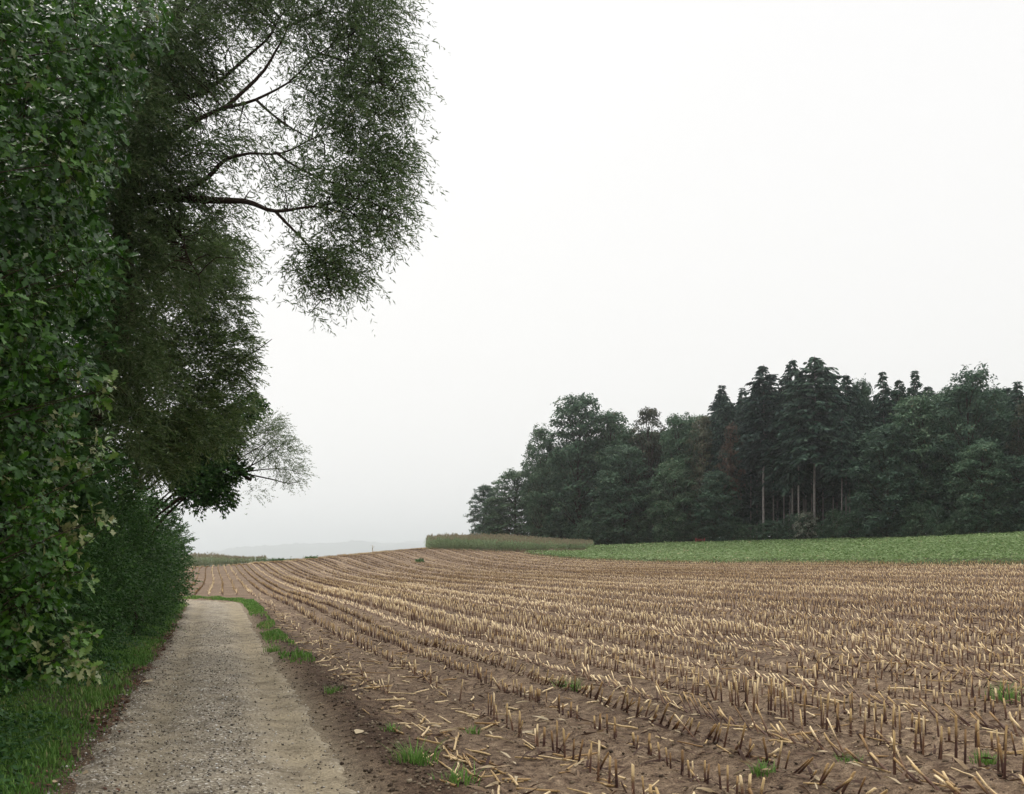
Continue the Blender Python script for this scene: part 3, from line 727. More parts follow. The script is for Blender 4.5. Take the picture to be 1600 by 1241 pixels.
# ================================================================== FOREST
def deciduous(seed, H, W, nleaf, mat, lsize, base=.10, name='crown'):
    """one broadleaf tree: trunk with limbs, crown of leaf clumps in lobes"""
    g = np.random.default_rng(seed)
    lobes = []; wood = Acc()
    nl = 52
    trunk = np.array([[0, 0, -0.6], [g.normal(0, .15), g.normal(0, .15), H * .25], [g.normal(0, .4), g.normal(0, .4), H * .55], [g.normal(0, .5), g.normal(0, .5), H * .88]])
    tp = bezier(trunk, 12); wood.tube(tp, np.linspace(H * .017, H * .003, 12), 8, .5)
    for k in range(nl):
        f = (k + g.uniform()) / nl; zf = base + (1 - base) * f
        env = W / 2 * math.sqrt(max(.02, 1 - ((f - .38) / (.64 if f > .38 else .50)) ** 2))
        r = W * g.uniform(.11, .19) * (1 - .2 * f)
        an = k * 2.4 + g.normal(0, .4); rad = max(0, env - r * .7) * g.uniform(.5, 1.08) ** .6
        c = np.array([math.cos(an) * rad, math.sin(an) * rad, min(zf * H, H - r * .75)])
        lobes.append((c, np.array([r * g.uniform(.9, 1.25), r * g.uniform(.9, 1.25), r * g.uniform(.45, .7)]), r * r))
        q = tp[int(np.clip((zf - .14) * 12, 2, 11))]
        midp = (q + c) / 2 + [0, 0, -r * .2]
        wood.tube(bezier([q, midp, c], 6), np.linspace(H * .005, H * .0012, 6), 5, .5)
    for k in range(10):
        f = .12 + .82 * k / 9; r = W * .20 * (1 - .35 * f)
        lobes.append((np.array([g.normal(0, W * .07), g.normal(0, W * .07), (base + (1 - base) * f) * H - r * .3]), np.array([r * 1.3, r * 1.3, r]), r * r * 1.2))
    ncl = nleaf // 10
    cp, cd, _ = lobe_points(lobes, ncl, .62, g)
    flip = (cd[:, 2] < -.1) & (g.uniform(0, 1, ncl) < .75); cp[flip, 2] -= 2 * cd[flip, 2] * W * .08; cd[flip, 2] *= -1
    acc = Acc(); idx = np.repeat(np.arange(ncl), 10); n = len(idx)
    p = cp[idx] + g.normal(size=(n, 3)) * [.34, .34, .20] * (W / 14)
    nr = norm(cd[idx] * .55 + g.normal(size=(n, 3)) * .5 + [0, 0, .75])
    x = np.cross(nr, rdir(n, g)); sz = lsize * g.uniform(.55, 1.35, n)
    ct = (g.uniform(0, .3, ncl) + .18 * (cd[:, 2] > .2))[idx]  # upward-facing clumps tinted lighter: light from above painted into the leaf colour
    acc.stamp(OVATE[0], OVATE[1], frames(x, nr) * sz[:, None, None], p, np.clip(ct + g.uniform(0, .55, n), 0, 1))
    return wood, acc, mat
def conifer(seed, H, crown0, R0, nwh=46, top_pow=.75, gaps=.12):
    g = np.random.default_rng(seed); wood = Acc(); acc = Acc()
    wood.tube(np.array([[0, 0, -.6], [0.05, 0, H * .3], [g.normal(0, .12), .05, H * .65], [0, 0, H]]), [H * .0058, H * .0050, H * .0032, .02], 8, .6)
    for w in range(nwh):
        f = (w + g.uniform(-.3, .3)) / nwh; f = min(max(f, 0), .995); z = H * (crown0 + (1 - crown0) * f)
        rr = R0 * (1 - f) ** top_pow * (.55 + .45 * min(1, f * 5 + .35)) * (1 + .10 * math.sin(w * 1.9 + seed) + g.normal(0, .10)) * min(1, (1 - f) / .16) ** .8 + .10
        nb = 5
        for b_ in range(nb):
            if g.uniform() < gaps: continue
            an = g.uniform(0, 6.28); L = rr * g.uniform(.65, 1.2)
            d = np.array([math.cos(an), math.sin(an), 0.0]); droop = .28 + .25 * (1 - f)
            rise = .10 + .5 * f
            ts = np.linspace(0, 1, 4)
            pl = np.array([d * L * t + [0, 0, z + L * (rise * t * .4 - droop * t * t * .7)] for t in ts])
            if w % 2 == 0: wood.tube(pl, np.linspace(.035, .01, 4), 3, .3)
            ns = max(5, int(L * 9))
            t = g.uniform(.1, 1.03, ns)
            p = d[None] * (L * t)[:, None]; p = np.c_[p[:, :2], z + L * (rise * t * .4 - droop * t * t * .7)]
            sd = np.array([-d[1], d[0], 0]) * g.choice([-1, 1], ns)[:, None]
            x = norm(d[None] * .7 + sd * g.uniform(.1, 1, ns)[:, None] + np.c_[np.zeros((ns, 2)), -g.uniform(.1, 1.0, ns)])
            nr = norm(g.normal(size=(ns, 3)) * .6 + [0, 0, .6])
            acc.stamp(OVATE[0] * [1, .75, 1], OVATE[1], frames(x, nr) * (g.uniform(.55, 1.2, ns) * (1 - .25 * f))[:, None, None], p, g.uniform(0, 1, ns))
    return wood, acc, 'needle'
def proto(wood, acc, mat, barkmat='bark'):
    return (wood.mesh('trunk', barkmat, True), acc.mesh('crown', mat), float(max(v[:, 2].max() for v in acc.V)), float(max(np.abs(v[:, 0]).max() for v in acc.V) * 2))
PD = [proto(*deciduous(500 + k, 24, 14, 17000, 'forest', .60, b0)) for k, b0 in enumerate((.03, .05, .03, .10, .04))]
PW = [proto(*deciduous(520 + k, 24, 11, 9000, 'forest_warm', .50, .10)) for k in range(2)]
PR = [proto(*deciduous(530, 22, 9, 4200, 'forest_red', .46, .25))]
PC = [proto(*conifer(540, 28, .50, 3.8, 66, .5), 'pale_bark'), proto(*conifer(541, 28, .30, 4.4, 80, .5), 'pale_bark'),
      proto(*conifer(542, 26, .12, 4.0, 88, .65), 'pale_bark'), proto(*conifer(543, 28, .42, 4.6, 70, .42, .05), 'pale_bark')]
PS = [proto(*deciduous(560 + k, 5, 6, 2600, 'forest', .30, .0)) for k in range(3)]
PP = [proto(*deciduous(570, 4.5, 5, 1700, 'pale_leaf', .28, .1))]

def plant(P_, name, px, top, Y, wpx, label, cat='tree', group=None, rz=None, H=None):
    X = (px - 800) / FPX * Y; z = float(base_z(np.array(X), np.array(Y)))
    if H is None: H = EYE + (HOR - top) / FPX * Y - z
    sh = H / P_[2]; sw = (wpx * (1.6 if 'spruce' in name else 1.0) / FPX * Y) / P_[3]
    e = empty(name, (X, Y, z), rng.uniform(0, 6.28) if rz is None else rz, label, cat, group)
    e.scale = (sw, sw, sh)
    obj('trunk', P_[0], e); c = obj('crown', P_[1], e); c['kind'] = 'stuff'
    return e
def fy(px): return float(forest_edge(np.array((px - 800) / FPX * 150)))
T = [  # proto, name, px, top, Y offset behind the forest edge, width px, label
 (PD[0], 'broadleaf_tree', 758, 756, 4, 74, 'small grey-green rounded tree at the low outer tip of the forest'),
 (PD[1], 'broadleaf_tree', 806, 732, 3, 108, 'small dense tree between the outer tip and the domed beech'),
 (PD[4], 'broadleaf_tree', 775, 775, 1, 70, 'lowest leafy tree filling the gap below the small outer trees'),
 (PD[2], 'broadleaf_tree', 846, 660, 2, 84, 'shoulder tree leaning out below the tall domed beech'),
 (PD[0], 'broadleaf_tree', 905, 612, 6, 158, 'tall domed beech rising at the open corner of the forest'),
 (PD[3], 'broadleaf_tree', 955, 640, 10, 110, 'rounded tree tucked behind the domed beech'),
 (PW[0], 'broadleaf_tree', 1012, 636, 9, 80, 'thin-topped tree with brownish turning leaves beside the beech'),
 (PD[4], 'broadleaf_tree', 975, 690, 1, 120, 'grey-green tree with hanging boughs before the brownish one'),
 (PD[1], 'broadleaf_tree', 1062, 642, 7, 92, 'mid-height green tree left of the first pointed spruce'),
 (PW[1], 'broadleaf_tree', 1096, 648, 5, 70, 'olive tree with a ragged top beside the reddish dying one'),
 (PD[2], 'broadleaf_tree', 1050, 715, 0, 100, 'low spreading tree in front of the mid-height green tree'),
 (PR[0], 'broadleaf_tree', 1142, 655, 3, 52, 'dying tree with thin reddish brown leaves'),
 (PD[3], 'broadleaf_tree', 1120, 735, 0, 90, 'low dark tree under the reddish dying tree'),
 (PC[2], 'spruce_tree', 1128, 602, 14, 62, 'pointed spruce above the reddish dying tree'),
 (PC[2], 'spruce_tree', 1160, 606, 12, 54, 'short spruce squeezed against the tall bare-trunked one'),
 (PC[0], 'spruce_tree', 1193, 571, 3, 78, 'tall spruce on a single pale bare trunk standing apart'),
 (PC[1], 'spruce_tree', 1238, 563, 5, 66, 'tall ragged spruce with a darker trunk beside the twin pale trunk'),
 (PC[0], 'spruce_tree', 1248, 580, 2, 62, 'spruce with a long straight pale trunk under a ragged crown'),
 (PC[3], 'spruce_tree', 1273, 557, 3, 84, 'highest spruce with a broad rounded top and thick trunk'),
 (PC[1], 'spruce_tree', 1322, 586, 8, 60, 'spruce with a narrow dark crown beside the broad-topped one'),
 (PC[0], 'spruce_tree', 1315, 640, 2, 46, 'slim spruce with a pale trunk at the green oak\'s side'),
 (PD[4], 'broadleaf_tree', 1346, 584, 10, 62, 'tall pale green tree wedged between two spruces'),
 (PC[2], 'spruce_tree', 1379, 581, 12, 60, 'pointed dark spruce showing over the green oak'),
 (PC[2], 'spruce_tree', 1430, 579, 13, 58, 'narrow spruce tip over the broad far oak crown'),
 (PC[1], 'spruce_tree', 1405, 594, 15, 58, 'blunt spruce between the two pointed tips'),
 (PD[1], 'broadleaf_tree', 1435, 612, 6, 140, 'wide dark tree filling the gap behind the green oak'),
 (PD[0], 'broadleaf_tree', 1388, 660, 0, 160, 'green spreading oak with layered boughs at the forest front'),
 (PD[2], 'broadleaf_tree', 1518, 567, 6, 150, 'great broad oak with an uneven top above the crop'),
 (PD[3], 'broadleaf_tree', 1534, 690, 0, 118, 'low leafy tree skirting the great broad oak'),
 (PC[2], 'spruce_tree', 1590, 596, 9, 66, 'spruce beyond the great broad oak'),
 (PW[1], 'broadleaf_tree', 1605, 620, 5, 84, 'brownish turning tree beyond the great broad oak'),
 (PD[4], 'broadleaf_tree', 1612, 705, 0, 100, 'low dark tree closing the forest front past the broad oak'),
]
for p_, nm, px, top, dy, w, lab in T:
    plant(p_, nm, px, top, fy(px) + dy, w, lab, 'tree', 'trees of the forest front')
LM = [(752, 'the small outer tip tree'), (846, 'the shoulder tree'), (905, 'the domed beech'), (1012, 'the brownish thin-topped tree'), (1142, 'the reddish dying tree'), (1193, 'the lone pale-trunked spruce'), (1273, 'the highest broad-topped spruce'), (1388, 'the green spreading oak'), (1518, 'the great broad oak'), (1640, 'the last tree past the great broad oak')]
def near_lm(px): return min(LM, key=lambda l: abs(l[0] - px))[1]
# deeper trees, seen only as dark depth between the front ones
deep = []
for px in range(850, 1720, 24):
    for row in range(3):
        q = px + rng.uniform(-10, 10); Y = fy(q) + 16 + row * 9 + rng.uniform(-3, 3)
        top = np.interp(q, [850, 980, 1060, 1120, 1200, 1280, 1345, 1400, 1520, 1600, 1720], [695, 655, 652, 632, 600, 590, 602, 602, 595, 610, 625]) + rng.uniform(0, 30)
        pr = PC[int(rng.integers(1, 3))] if q > 1090 and rng.uniform() < .7 else PD[int(rng.integers(5))]
        spr = pr in PC
        plant(pr, 'spruce_tree' if spr else 'broadleaf_tree', q, top, Y, rng.uniform(55, 80) if spr else rng.uniform(80, 110),
              ('dark spruce deep in the forest behind ' if spr else 'dark broadleaf tree deep in the forest behind ') + near_lm(q), 'tree',
              ('spruces' if spr else 'broadleaf trees') + ' deep behind ' + near_lm(q))
for px in range(1120, 1345, 17):              # bare inner trunks
    q = px + rng.uniform(-6, 6)
    plant(PC[0], 'spruce_tree', q, rng.uniform(610, 650), fy(q) + rng.uniform(7, 14), 50, 'slender inner spruce with a dim bare trunk behind ' + near_lm(q), 'tree', 'inner spruces behind ' + near_lm(q))
for px in np.arange(905, 1660, 15):
    q = px + rng.uniform(-6, 6); H = rng.uniform(2.0, 5.2)
    plant(PS[int(rng.integers(3))], 'forest_shrub', q, 0, fy(q) - rng.uniform(-1.5, .8), rng.uniform(36, 64), 'low bushy forest-edge shrub below ' + near_lm(q), 'shrub', 'shrubs at the foot of ' + near_lm(q), H=H)
for px in range(880, 1740, 26):
    q = px + rng.uniform(-8, 8)
    plant(PS[int(rng.integers(3))], 'forest_shrub', q, 0, fy(q) + rng.uniform(38, 46), 110, 'tall undergrowth thicket deep in the forest behind ' + near_lm(q), 'shrub', 'undergrowth deep behind ' + near_lm(q), H=rng.uniform(7, 11))
plant(PP[0], 'forest_shrub', 1262, 0, fy(1262) - 1.2, 52, 'pale silvery-leaved shrub at the foot of the tall spruces', 'shrub', H=4.6)
plant(PD[1], 'broadleaf_tree', 272, 824, 300, 44, 'distant bluish tree seen past the end of the hedge', 'tree')

# red rail in the brush behind the crop
X0, Y0 = (1094 - 800) / FPX * 154, 154.0; z0 = float(base_z(np.array(X0), np.array(Y0)))
e = empty('barrier_rail', (X0, Y0, z0), .1, 'small red rail barrier at the forest edge behind the crop', 'barrier')
for dx_ in (-.7, .7):
    a = Acc(); a.tube([[dx_, 0, -.1], [dx_, 0, 1.05]], .05, 6, .4, True); obj('post', a.mesh('post', 'red_paint'), e)
for hz in (.60, .82):
    a = Acc(); a.tube([[-.8, -.06, hz], [.8, -.06, hz]], .03, 6, .6, True); obj('rail', a.mesh('rail', 'red_paint'), e)

# the one maize plant left standing on the crest, and weeds beside it
pX, pY = (582 - 800) / FPX * 146, 146.0; pz = float(ground_z(np.array(pX), np.array(pY)))
e = empty('maize_plant', (pX, pY, pz), 0, 'single dried maize plant left standing upright on the crest', 'maize plant')
a = Acc(); a.tube([[0, 0, 0], [.02, 0, .7], [.05, .02, 1.35]], [.05, .045, .03], 6, .7); a.U[0][:] = .7; obj('stem', a.mesh('stem', 'cane', True), e)
for k in range(5):
    a = Acc(); an = k * 2.3; hx = np.array([[math.cos(an), math.sin(an), .6]])
    a.stamp(rib, rf, frames(hx, np.array([[0, 0, 1.0]])) * .42 * np.array([1, 2.2, 1]), np.array([[.03, 0, .35 + .2 * k]]), np.array([.5])); obj('leaf', a.mesh('leaf', 'husk'), e)

# ================================================================== HEDGE AND TREES LEFT OF THE TRACK
def L3(px, py, Y, r, rz=None, w=1.0):         # a crown lobe from a pixel, its depth and a radius in metres
    return (P(px, py, Y), np.array([r, r * 1.15, rz if rz else r]), w * r * r)
def rel(pts, o): return np.asarray(pts) - np.asarray(o)

# --- oak close to the camera
ob = np.array([*uv2xy(7.2, -3.7), 0]); ob[2] = float(ground_z(ob[0], ob[1]))
oak = empty('oak_tree', tuple(ob), 0, 'near oak with large lobed glossy leaves spilling over the verge', 'tree')
ol = []
for (px, py, Y, r) in ((215, 20, 9.0, .50), (150, 70, 8.6, .55), (200, 110, 8.8, .40), (90, 150, 8.4, .60), (150, 190, 8.5, .40), (30, 60, 8.0, .6),
    (120, 260, 8.4, .45), (150, 310, 8.6, .32), (60, 320, 8.2, .55), (130, 385, 8.5, .42), (145, 440, 8.5, .28), (50, 450, 8.2, .55), (80, 505, 8.4, .36),
    (60, 570, 8.2, .50), (120, 590, 8.4, .36), (172, 615, 8.5, .20), (80, 660, 8.2, .45), (125, 690, 8.4, .30), (40, 720, 8.1, .5), (85, 770, 8.3, .28),
    (150, 715, 8.5, .16), (60, 810, 8.1, .45), (120, 830, 8.3, .28), (158, 815, 8.5, .15), (85, 890, 8.2, .40), (130, 895, 8.3, .24), (40, 940, 8.0, .45), (62, 950, 8.2, .28),
    (40, 1010, 8.0, .30), (105, 1030, 8.2, .28), (125, 1000, 8.3, .16), (196, 605, 8.6, .10), (170, 735, 8.5, .10), (178, 822, 8.5, .09), (145, 985, 8.3, .12), (140, 1045, 8.2, .12), (250, 60, 9.0, .22), (275, 15, 9.0, .2), (180, 250, 8.6, .14), (185, 395, 8.6, .12), (20, 1060, 7.9, .14), (-60, 200, 7.6, .8), (-70, 500, 7.4, .8), (-70, 800, 7.4, .8), (-60, 940, 7.4, .45), (-60, 0, 7.8, .8), (60, 20, 10.4, .9), (150, 60, 10.6, .7), (50, 200, 10.4, .9), (130, 240, 10.5, .6), (40, 380, 10.3, .9), (110, 420, 10.4, .6), (30, 560, 10.2, .9), (100, 600, 10.3, .5), (30, 740, 10.1, .8), (20, 900, 10, .7)):
    px -= 26 if r >= .2 else 10
    if Y < 9.5 and r >= .2: r *= .84
    ol.append(L3(px, py, Y, r, r * .9))
wood = Acc()
tr = bezier([ob + [0, 0, -.3], ob + [.1, .1, 1.6], ob + [.2, .25, 3.6], ob + [.5, .5, 6.5]], 12); wood.tube(tr - ob, np.linspace(.21, .06, 12), 9, .5)
obj('trunk', wood.mesh('trunk', 'bark', True), oak)
lw = Acc()
for k, l in enumerate(ol):
    if l[0][2] < 1.5: continue
    q = tr[int(np.clip((l[0][2] - 1.4) / 6.5 * 12, 1, 11))]
    pl = bezier([q, q * .65 + l[0] * .35 + rng.normal(0, .16, 3), q * .3 + l[0] * .7 + rng.normal(0, .16, 3), l[0]], 12); lw.tube(pl - ob, np.linspace(.010, .003, 12), 4, .4)
cl_, cd_, ci_ = lobe_points(ol, 2800, .62)
cen = np.array([l[0] for l in ol])[ci_]
near_sel = np.argsort(np.linalg.norm(cl_ - np.array([0, 0, EYE]), axis=1) - 1.3 * ((cl_[:, 0] / cl_[:, 1] > -.50)))
lf_acc = Acc(); BIG = []; ctint = rng.uniform(-.5, .9, len(ol)); oc = np.array([l[0] for l in ol]); ctint = (ctint + 1.5 * ((oc[:, 2] < 3.3) & (oc[:, 0] / oc[:, 1] > -.485)))[ci_]
for j in range(7):                            # rosettes of leaves at the twig ends
    n = len(cl_); an = j / 7 * 6.28 + rng.uniform(-.4, .4, n)
    tdir = norm(cd_ * .8 + np.array([.45, -.25, .12]) + rng.normal(size=(n, 3)) * .25)
    s1 = norm(np.cross(tdir, [0, 0, 1.0]) + 1e-3); s2 = np.cross(tdir, s1)
    x = norm(tdir * .55 + s1 * np.cos(an)[:, None] + s2 * np.sin(an)[:, None] - np.array([0, 0, .15]))
    nr = norm(tdir * .9 + np.array([0, 0, .55]) + rng.normal(size=(n, 3)) * .35)
    sz = rng.uniform(.050, .120, n); p = cl_ + x * .02 + tdir * rng.uniform(-.10, .05, n)[:, None]
    Mx = frames(x, nr) * sz[:, None, None]; tn = np.clip(rng.beta(2, 2.6, n) * .75 + ctint * .32 + (rng.uniform(0, 1, n) < .06) * .4 + (rng.uniform(0, 1, n) < .004) * .5, 0, 1)
    BIG.append((Mx, p, tn))
Mx = np.concatenate([b_[0] for b_ in BIG]); p = np.concatenate([b_[1] for b_ in BIG]); tn = np.concatenate([b_[2] for b_ in BIG])
ratio = p[:, 0] / p[:, 1]
score = np.where((ratio > -.531) & (p[:, 2] < EYE + .58 * p[:, 1]), np.linalg.norm(Mx[:, :, 0], axis=1) / p[:, 1] * (1 + 1.2 * (ratio + .53)), 0)
big = np.argsort(-score)[:300]; msk = np.ones(len(p), bool); msk[big] = False
lf_acc.stamp(OAKLEAF_S[0], OAKLEAF_S[1], Mx[msk], p[msk] - ob, tn[msk])
st = np.repeat(cl_, 1, 0)
n = len(cl_); tw0 = cl_ - norm(cl_ - cen) * rng.uniform(.15, .35, n)[:, None]
w = rdir(n) * .0035
V = np.stack([tw0 - w, tw0 + w, cl_ + w * .6, cl_ - w * .6], 1).reshape(-1, 3) - ob
lw.add(V, (np.array([[0, 1, 2], [0, 2, 3]])[None] + (np.arange(n) * 4)[:, None, None]).reshape(-1, 3), .5)
obj('branches', lw.mesh('branches', 'bark', True), oak)
tag(obj('foliage', lf_acc.mesh('foliage', 'oak'), oak), kind='stuff')
oak_leaf_me = []
for k in range(10):
    ti = np.full(len(OAKLEAF[0]), .12 + .085 * k)
    oak_leaf_me.append(make_mesh('leaf', OAKLEAF[0], OAKLEAF[1], 'oak', ti, smooth=True))
for i in big:
    o = obj('leaf', oak_leaf_me[int(np.clip(tn[i] * 10, 0, 9))], oak)
    o.matrix_local = Matrix([list(Mx[i][r]) + [p[i][r] - ob[r]] for r in range(3)] + [[0, 0, 0, 1]])

def tint_a(n): return np.clip(rng.beta(2, 2.4, n), 0, 1)

# --- the big willow that reaches out over the track
wb = np.array([*uv2xy(18.0, -2.6), 0]); wb[2] = float(ground_z(wb[0], wb[1]))
wil = empty('willow_tree', tuple(wb), 0, 'tall willow reaching its open limbs over the track against the sky', 'tree')
WY = 17.0
trunk = [wb + [0, 0, -.3], wb + [.1, 0, 2.5], P(185, 520, 17.3), P(195, 330, 17.2), P(225, 200, 17.4), P(270, 60, 17.8), P(300, -120, 18.2)]
tp = bezier(trunk, 26); wood = Acc(); wood.tube(tp - wb, np.linspace(.26, .07, 26), 10, .4); obj('trunk', wood.mesh('trunk', 'bark', True), wil)
limbs = [([(192, 322, 17.2), (262, 309, 17.0), (330, 313, 16.8), (385, 316, 16.6), (430, 330, 16.5), (500, 322, 16.4), (570, 345, 16.3)], .115, .015),
         ([(258, 308, 17.0), (320, 281, 16.9), (350, 250, 16.9), (385, 240, 16.8), (440, 238, 16.8), (500, 212, 16.7), (565, 200, 16.7)], .060, .010),
         ([(215, 235, 17.3), (265, 215, 17.2), (310, 188, 17.0), (350, 170, 17.0), (400, 156, 16.9), (450, 130, 16.9), (500, 84, 16.8), (540, 60, 16.8)], .070, .010),
         ([(350, 170, 17.0), (400, 124, 17.2), (430, 80, 17.3), (450, 40, 17.4), (468, -30, 17.5)], .045, .015),
         ([(240, 165, 17.4), (300, 150, 17.5), (330, 135, 17.5), (370, 100, 17.6), (415, 58, 17.7), (440, 20, 17.8), (500, -20, 17.8)], .065, .015),
         ([(262, 315, 17.0), (280, 365, 16.9), (291, 402, 16.8), (310, 430, 16.8)], .045, .012),
         ([(430, 330, 16.5), (468, 372, 16.4), (505, 420, 16.4), (518, 480, 16.4)], .035, .008),
         ([(400, 156, 16.9), (440, 190, 16.8), (480, 215, 16.8), (540, 240, 16.7)], .03, .008),
         ([(430, 238, 16.8), (480, 270, 16.7), (540, 290, 16.6), (600, 280, 16.5)], .03, .008),
         ([(500, 84, 16.8), (550, 100, 16.8), (600, 130, 16.7), (630, 170, 16.7)], .025, .007),
         ([(500, 322, 16.4), (560, 310, 16.3), (610, 330, 16.2), (640, 335, 16.2)], .022, .006),
         ([(270, 60, 17.8), (290, 20, 17.7), (330, -40, 17.6)], .06, .02), ([(450, 40, 17.4), (520, 20, 17.3), (590, 40, 17.2)], .03, .008)]
limb_pts = []
for pl, r0, r1 in limbs:
    a = Acc(); q = bezier([P(*c_) for c_ in pl], 22)
    q[1:-1] += np.cumsum(rng.normal(0, .007, (20, 3)), 0) * np.sin(np.linspace(.15, 3.14, 20))[:, None] * min(1, np.linalg.norm(q[-1] - q[0]) / 3); limb_pts.append(q)
    a.tube(q - wb, (r1 * .6 + (r0 * .85 - r1 * .6) * (1 - np.linspace(0, 1, 22)) ** 1.3), 7, .35); obj('limb', a.mesh('limb', 'bark', True), wil)
limb_all = np.concatenate([q[6:] for q in limb_pts])
wl = []
for (px, py, Y, r, w) in ((520, -20, 16.9, 1.0, 1), (590, 10, 16.9, .60, 1.1), (585, 70, 16.8, .70, 1.1), (600, 140, 16.7, .62, 1.1), (560, 130, 16.9, .7, 1), (605, 210, 16.7, .62, 1.1), (625, 260, 16.6, .45, .9),
    (550, 230, 16.9, .7, 1.0), (600, 300, 16.5, .55, .9), (615, 350, 16.4, .42, .8), (560, 330, 16.5, .6, 1.0), (540, 390, 16.5, .50, 1.2), (500, 400, 16.4, .45, 1.2), (560, 430, 16.4, .42, 1.1), (510, 455, 16.4, .38, 1.2),
    (600, 410, 16.3, .35, .7), (515, 490, 16.4, .22, 1.2), (480, 60, 17.1, .65, .8), (500, 170, 17.0, .6, .55), (490, 265, 16.9, .55, .6), (420, 20, 17.5, .6, .7), (350, 30, 17.7, .8, .8), (300, 90, 17.2, .8, 1.4),
    (250, 60, 17.0, .8, 1.9), (400, 200, 17.2, .5, .35), (440, 290, 16.9, .4, .5), (330, 220, 17.3, .5, .8), (280, 260, 16.9, .7, 1.5), (225, 200, 16.7, .8, 2.1), (205, 300, 16.7, .7, 2.0), (330, 360, 17.2, .55, 1.1), (350, 310, 17.2, .3, .5),
    (270, 400, 17.4, .8, 1.4), (400, -40, 17.6, 1.0, 1), (300, -60, 17.8, 1.2, 1), (600, -60, 16.9, .9, 1), (205, 120, 16.9, .8, 1.9), (160, 250, 18.0, .9, 1.2), (170, 380, 17.8, .9, 1.2), (215, 430, 16.4, .6, 1.2), (195, 520, 16.4, .7, 1.2), (215, 600, 16.4, .6, 1.2), (180, 680, 16.4, .6, 1.0), (150, 560, 16.6, .6, 1), (205, 370, 16.6, .5, 1.2)):
    wl.append(L3(px, py, Y, r, r * .85, w))
for i_, l_ in enumerate(wl):
    if l_[0][0] / l_[0][1] > -.21: l_[0][0] -= .20
cc_, cd0_, _ = lobe_points(wl, 1400, .25)
tw = np.repeat(cc_, 11, 0); td = np.repeat(cd0_, 11, 0); tw = tw + rng.normal(size=tw.shape) * [.17, .17, .13]
out_d = norm(td * .6 + np.array([.55, -.1, .05]) + rng.normal(size=(len(tw), 3)) * .5)
la, tw_w = Acc(), Acc()
twig_leaves(la, tw - wb, out_d, .42, 10, WILLOWLEAF, .105, tint_a, .55, .6, tw_w, .0035, .3)
# fine branchlets join limbs to the leaf clumps
pick = rng.choice(len(tw), 520, replace=False)
for i in pick:
    d2 = ((limb_all - tw[i]) ** 2).sum(1) + rng.uniform(0, .6, len(limb_all)); j = np.argmin(d2); q = limb_all[j]
    dlen = np.linalg.norm(q - tw[i])
    if dlen < 1.1:
        tw_w.tube(bezier([q, (q + tw[i]) / 2 + rng.normal(0, .08, 3) + [0, 0, .06], tw[i]], 5) - wb, np.linspace(.013, .004, 5), 4, .35)
tag(obj('branchlets', tw_w.mesh('branchlets', 'bark', True), wil), kind='stuff')
tag(obj('foliage', la.mesh('foliage', 'willow'), wil), kind='stuff')

# --- sallow bush below and behind it
def leafy(name, base_uv, lobes, ntw, nl, leaf, lsize, mat, label, cat, droop, length, stems=5, shell=.45, dirbias=(.35, -.25, .15), limbs=(), twr=.003, group=None):
    b0 = np.array([*uv2xy(*base_uv), 0]); b0[2] = float(ground_z(b0[0], b0[1]))
    e = empty(name, tuple(b0), 0, label, cat, group)
    a = Acc()
    big_l = sorted(lobes, key=lambda l: -l[2])[:stems + 1]
    for k, l in enumerate(big_l):
        s0 = b0 + [rng.normal(0, .12), rng.normal(0, .12), -.2]
        q = bezier([s0, s0 + [rng.normal(0, .1), rng.normal(0, .1), (l[0][2] - s0[2]) * .45], s0 * .55 + l[0] * .45 + [0, 0, (l[0][2] - s0[2]) * .32], l[0]], 11)
        a.tube(q - b0, np.linspace(.055, .010, 11), 6, .4)
    obj('trunk', a.mesh('trunk', 'bark', True), e)
    for pl, r0, r1 in limbs:
        a = Acc(); q = bezier([P(*c_) for c_ in pl], 16); a.tube(q - b0, np.linspace(r0, r1, 16), 6, .4); obj('limb', a.mesh('limb', 'bark', True), e)
    p, d, _ = lobe_points(lobes, ntw, shell)
    la, ww = Acc(), Acc()
    dd = norm(d * .8 + np.array(dirbias) + rng.normal(size=(ntw, 3)) * .4)
    twig_leaves(la, p - b0, dd, length, nl, leaf, lsize, tint_a, droop, .65, ww, twr, .45)
    tag(obj('twigs', ww.mesh('twigs', 'bark', True), e), kind='stuff')
    tag(obj('foliage', la.mesh('foliage', mat), e), kind='stuff')
    return e
sl = [L3(*q) for q in ((300, 430, 21, .95, .8), (345, 470, 21, .55, .5), (350, 540, 21, .60, .5), (250, 500, 20.5, 1.0, .9), (300, 560, 20.5, .9, .8), (370, 580, 21, .38, .35), (355, 620, 21, .5, .45), (260, 620, 20, 1.0, .8),
      (320, 660, 20.5, .75, .6), (200, 560, 20, .9, .9), (200, 680, 20, .9, .7), (290, 390, 21.5, .8, .7), (350, 410, 21.5, .45, .5), (160, 480, 20, .9, .9), (390, 555, 21, .16, .15), (240, 720, 20, .6, .4), (140, 620, 19.5, .8, .8))]
leafy('sallow_bush', (21.0, -2.9), sl, 7600, 10, WILLOWLEAF, .122, 'sallow', 'big olive willow bush bulging from the hedge under the open limbs', 'bush', .3, .40, dirbias=(.45, -.35, .2),
      limbs=[([(330, 600, 21), (380, 560, 21), (405, 545, 21), (425, 530, 21)], .02, .006)])

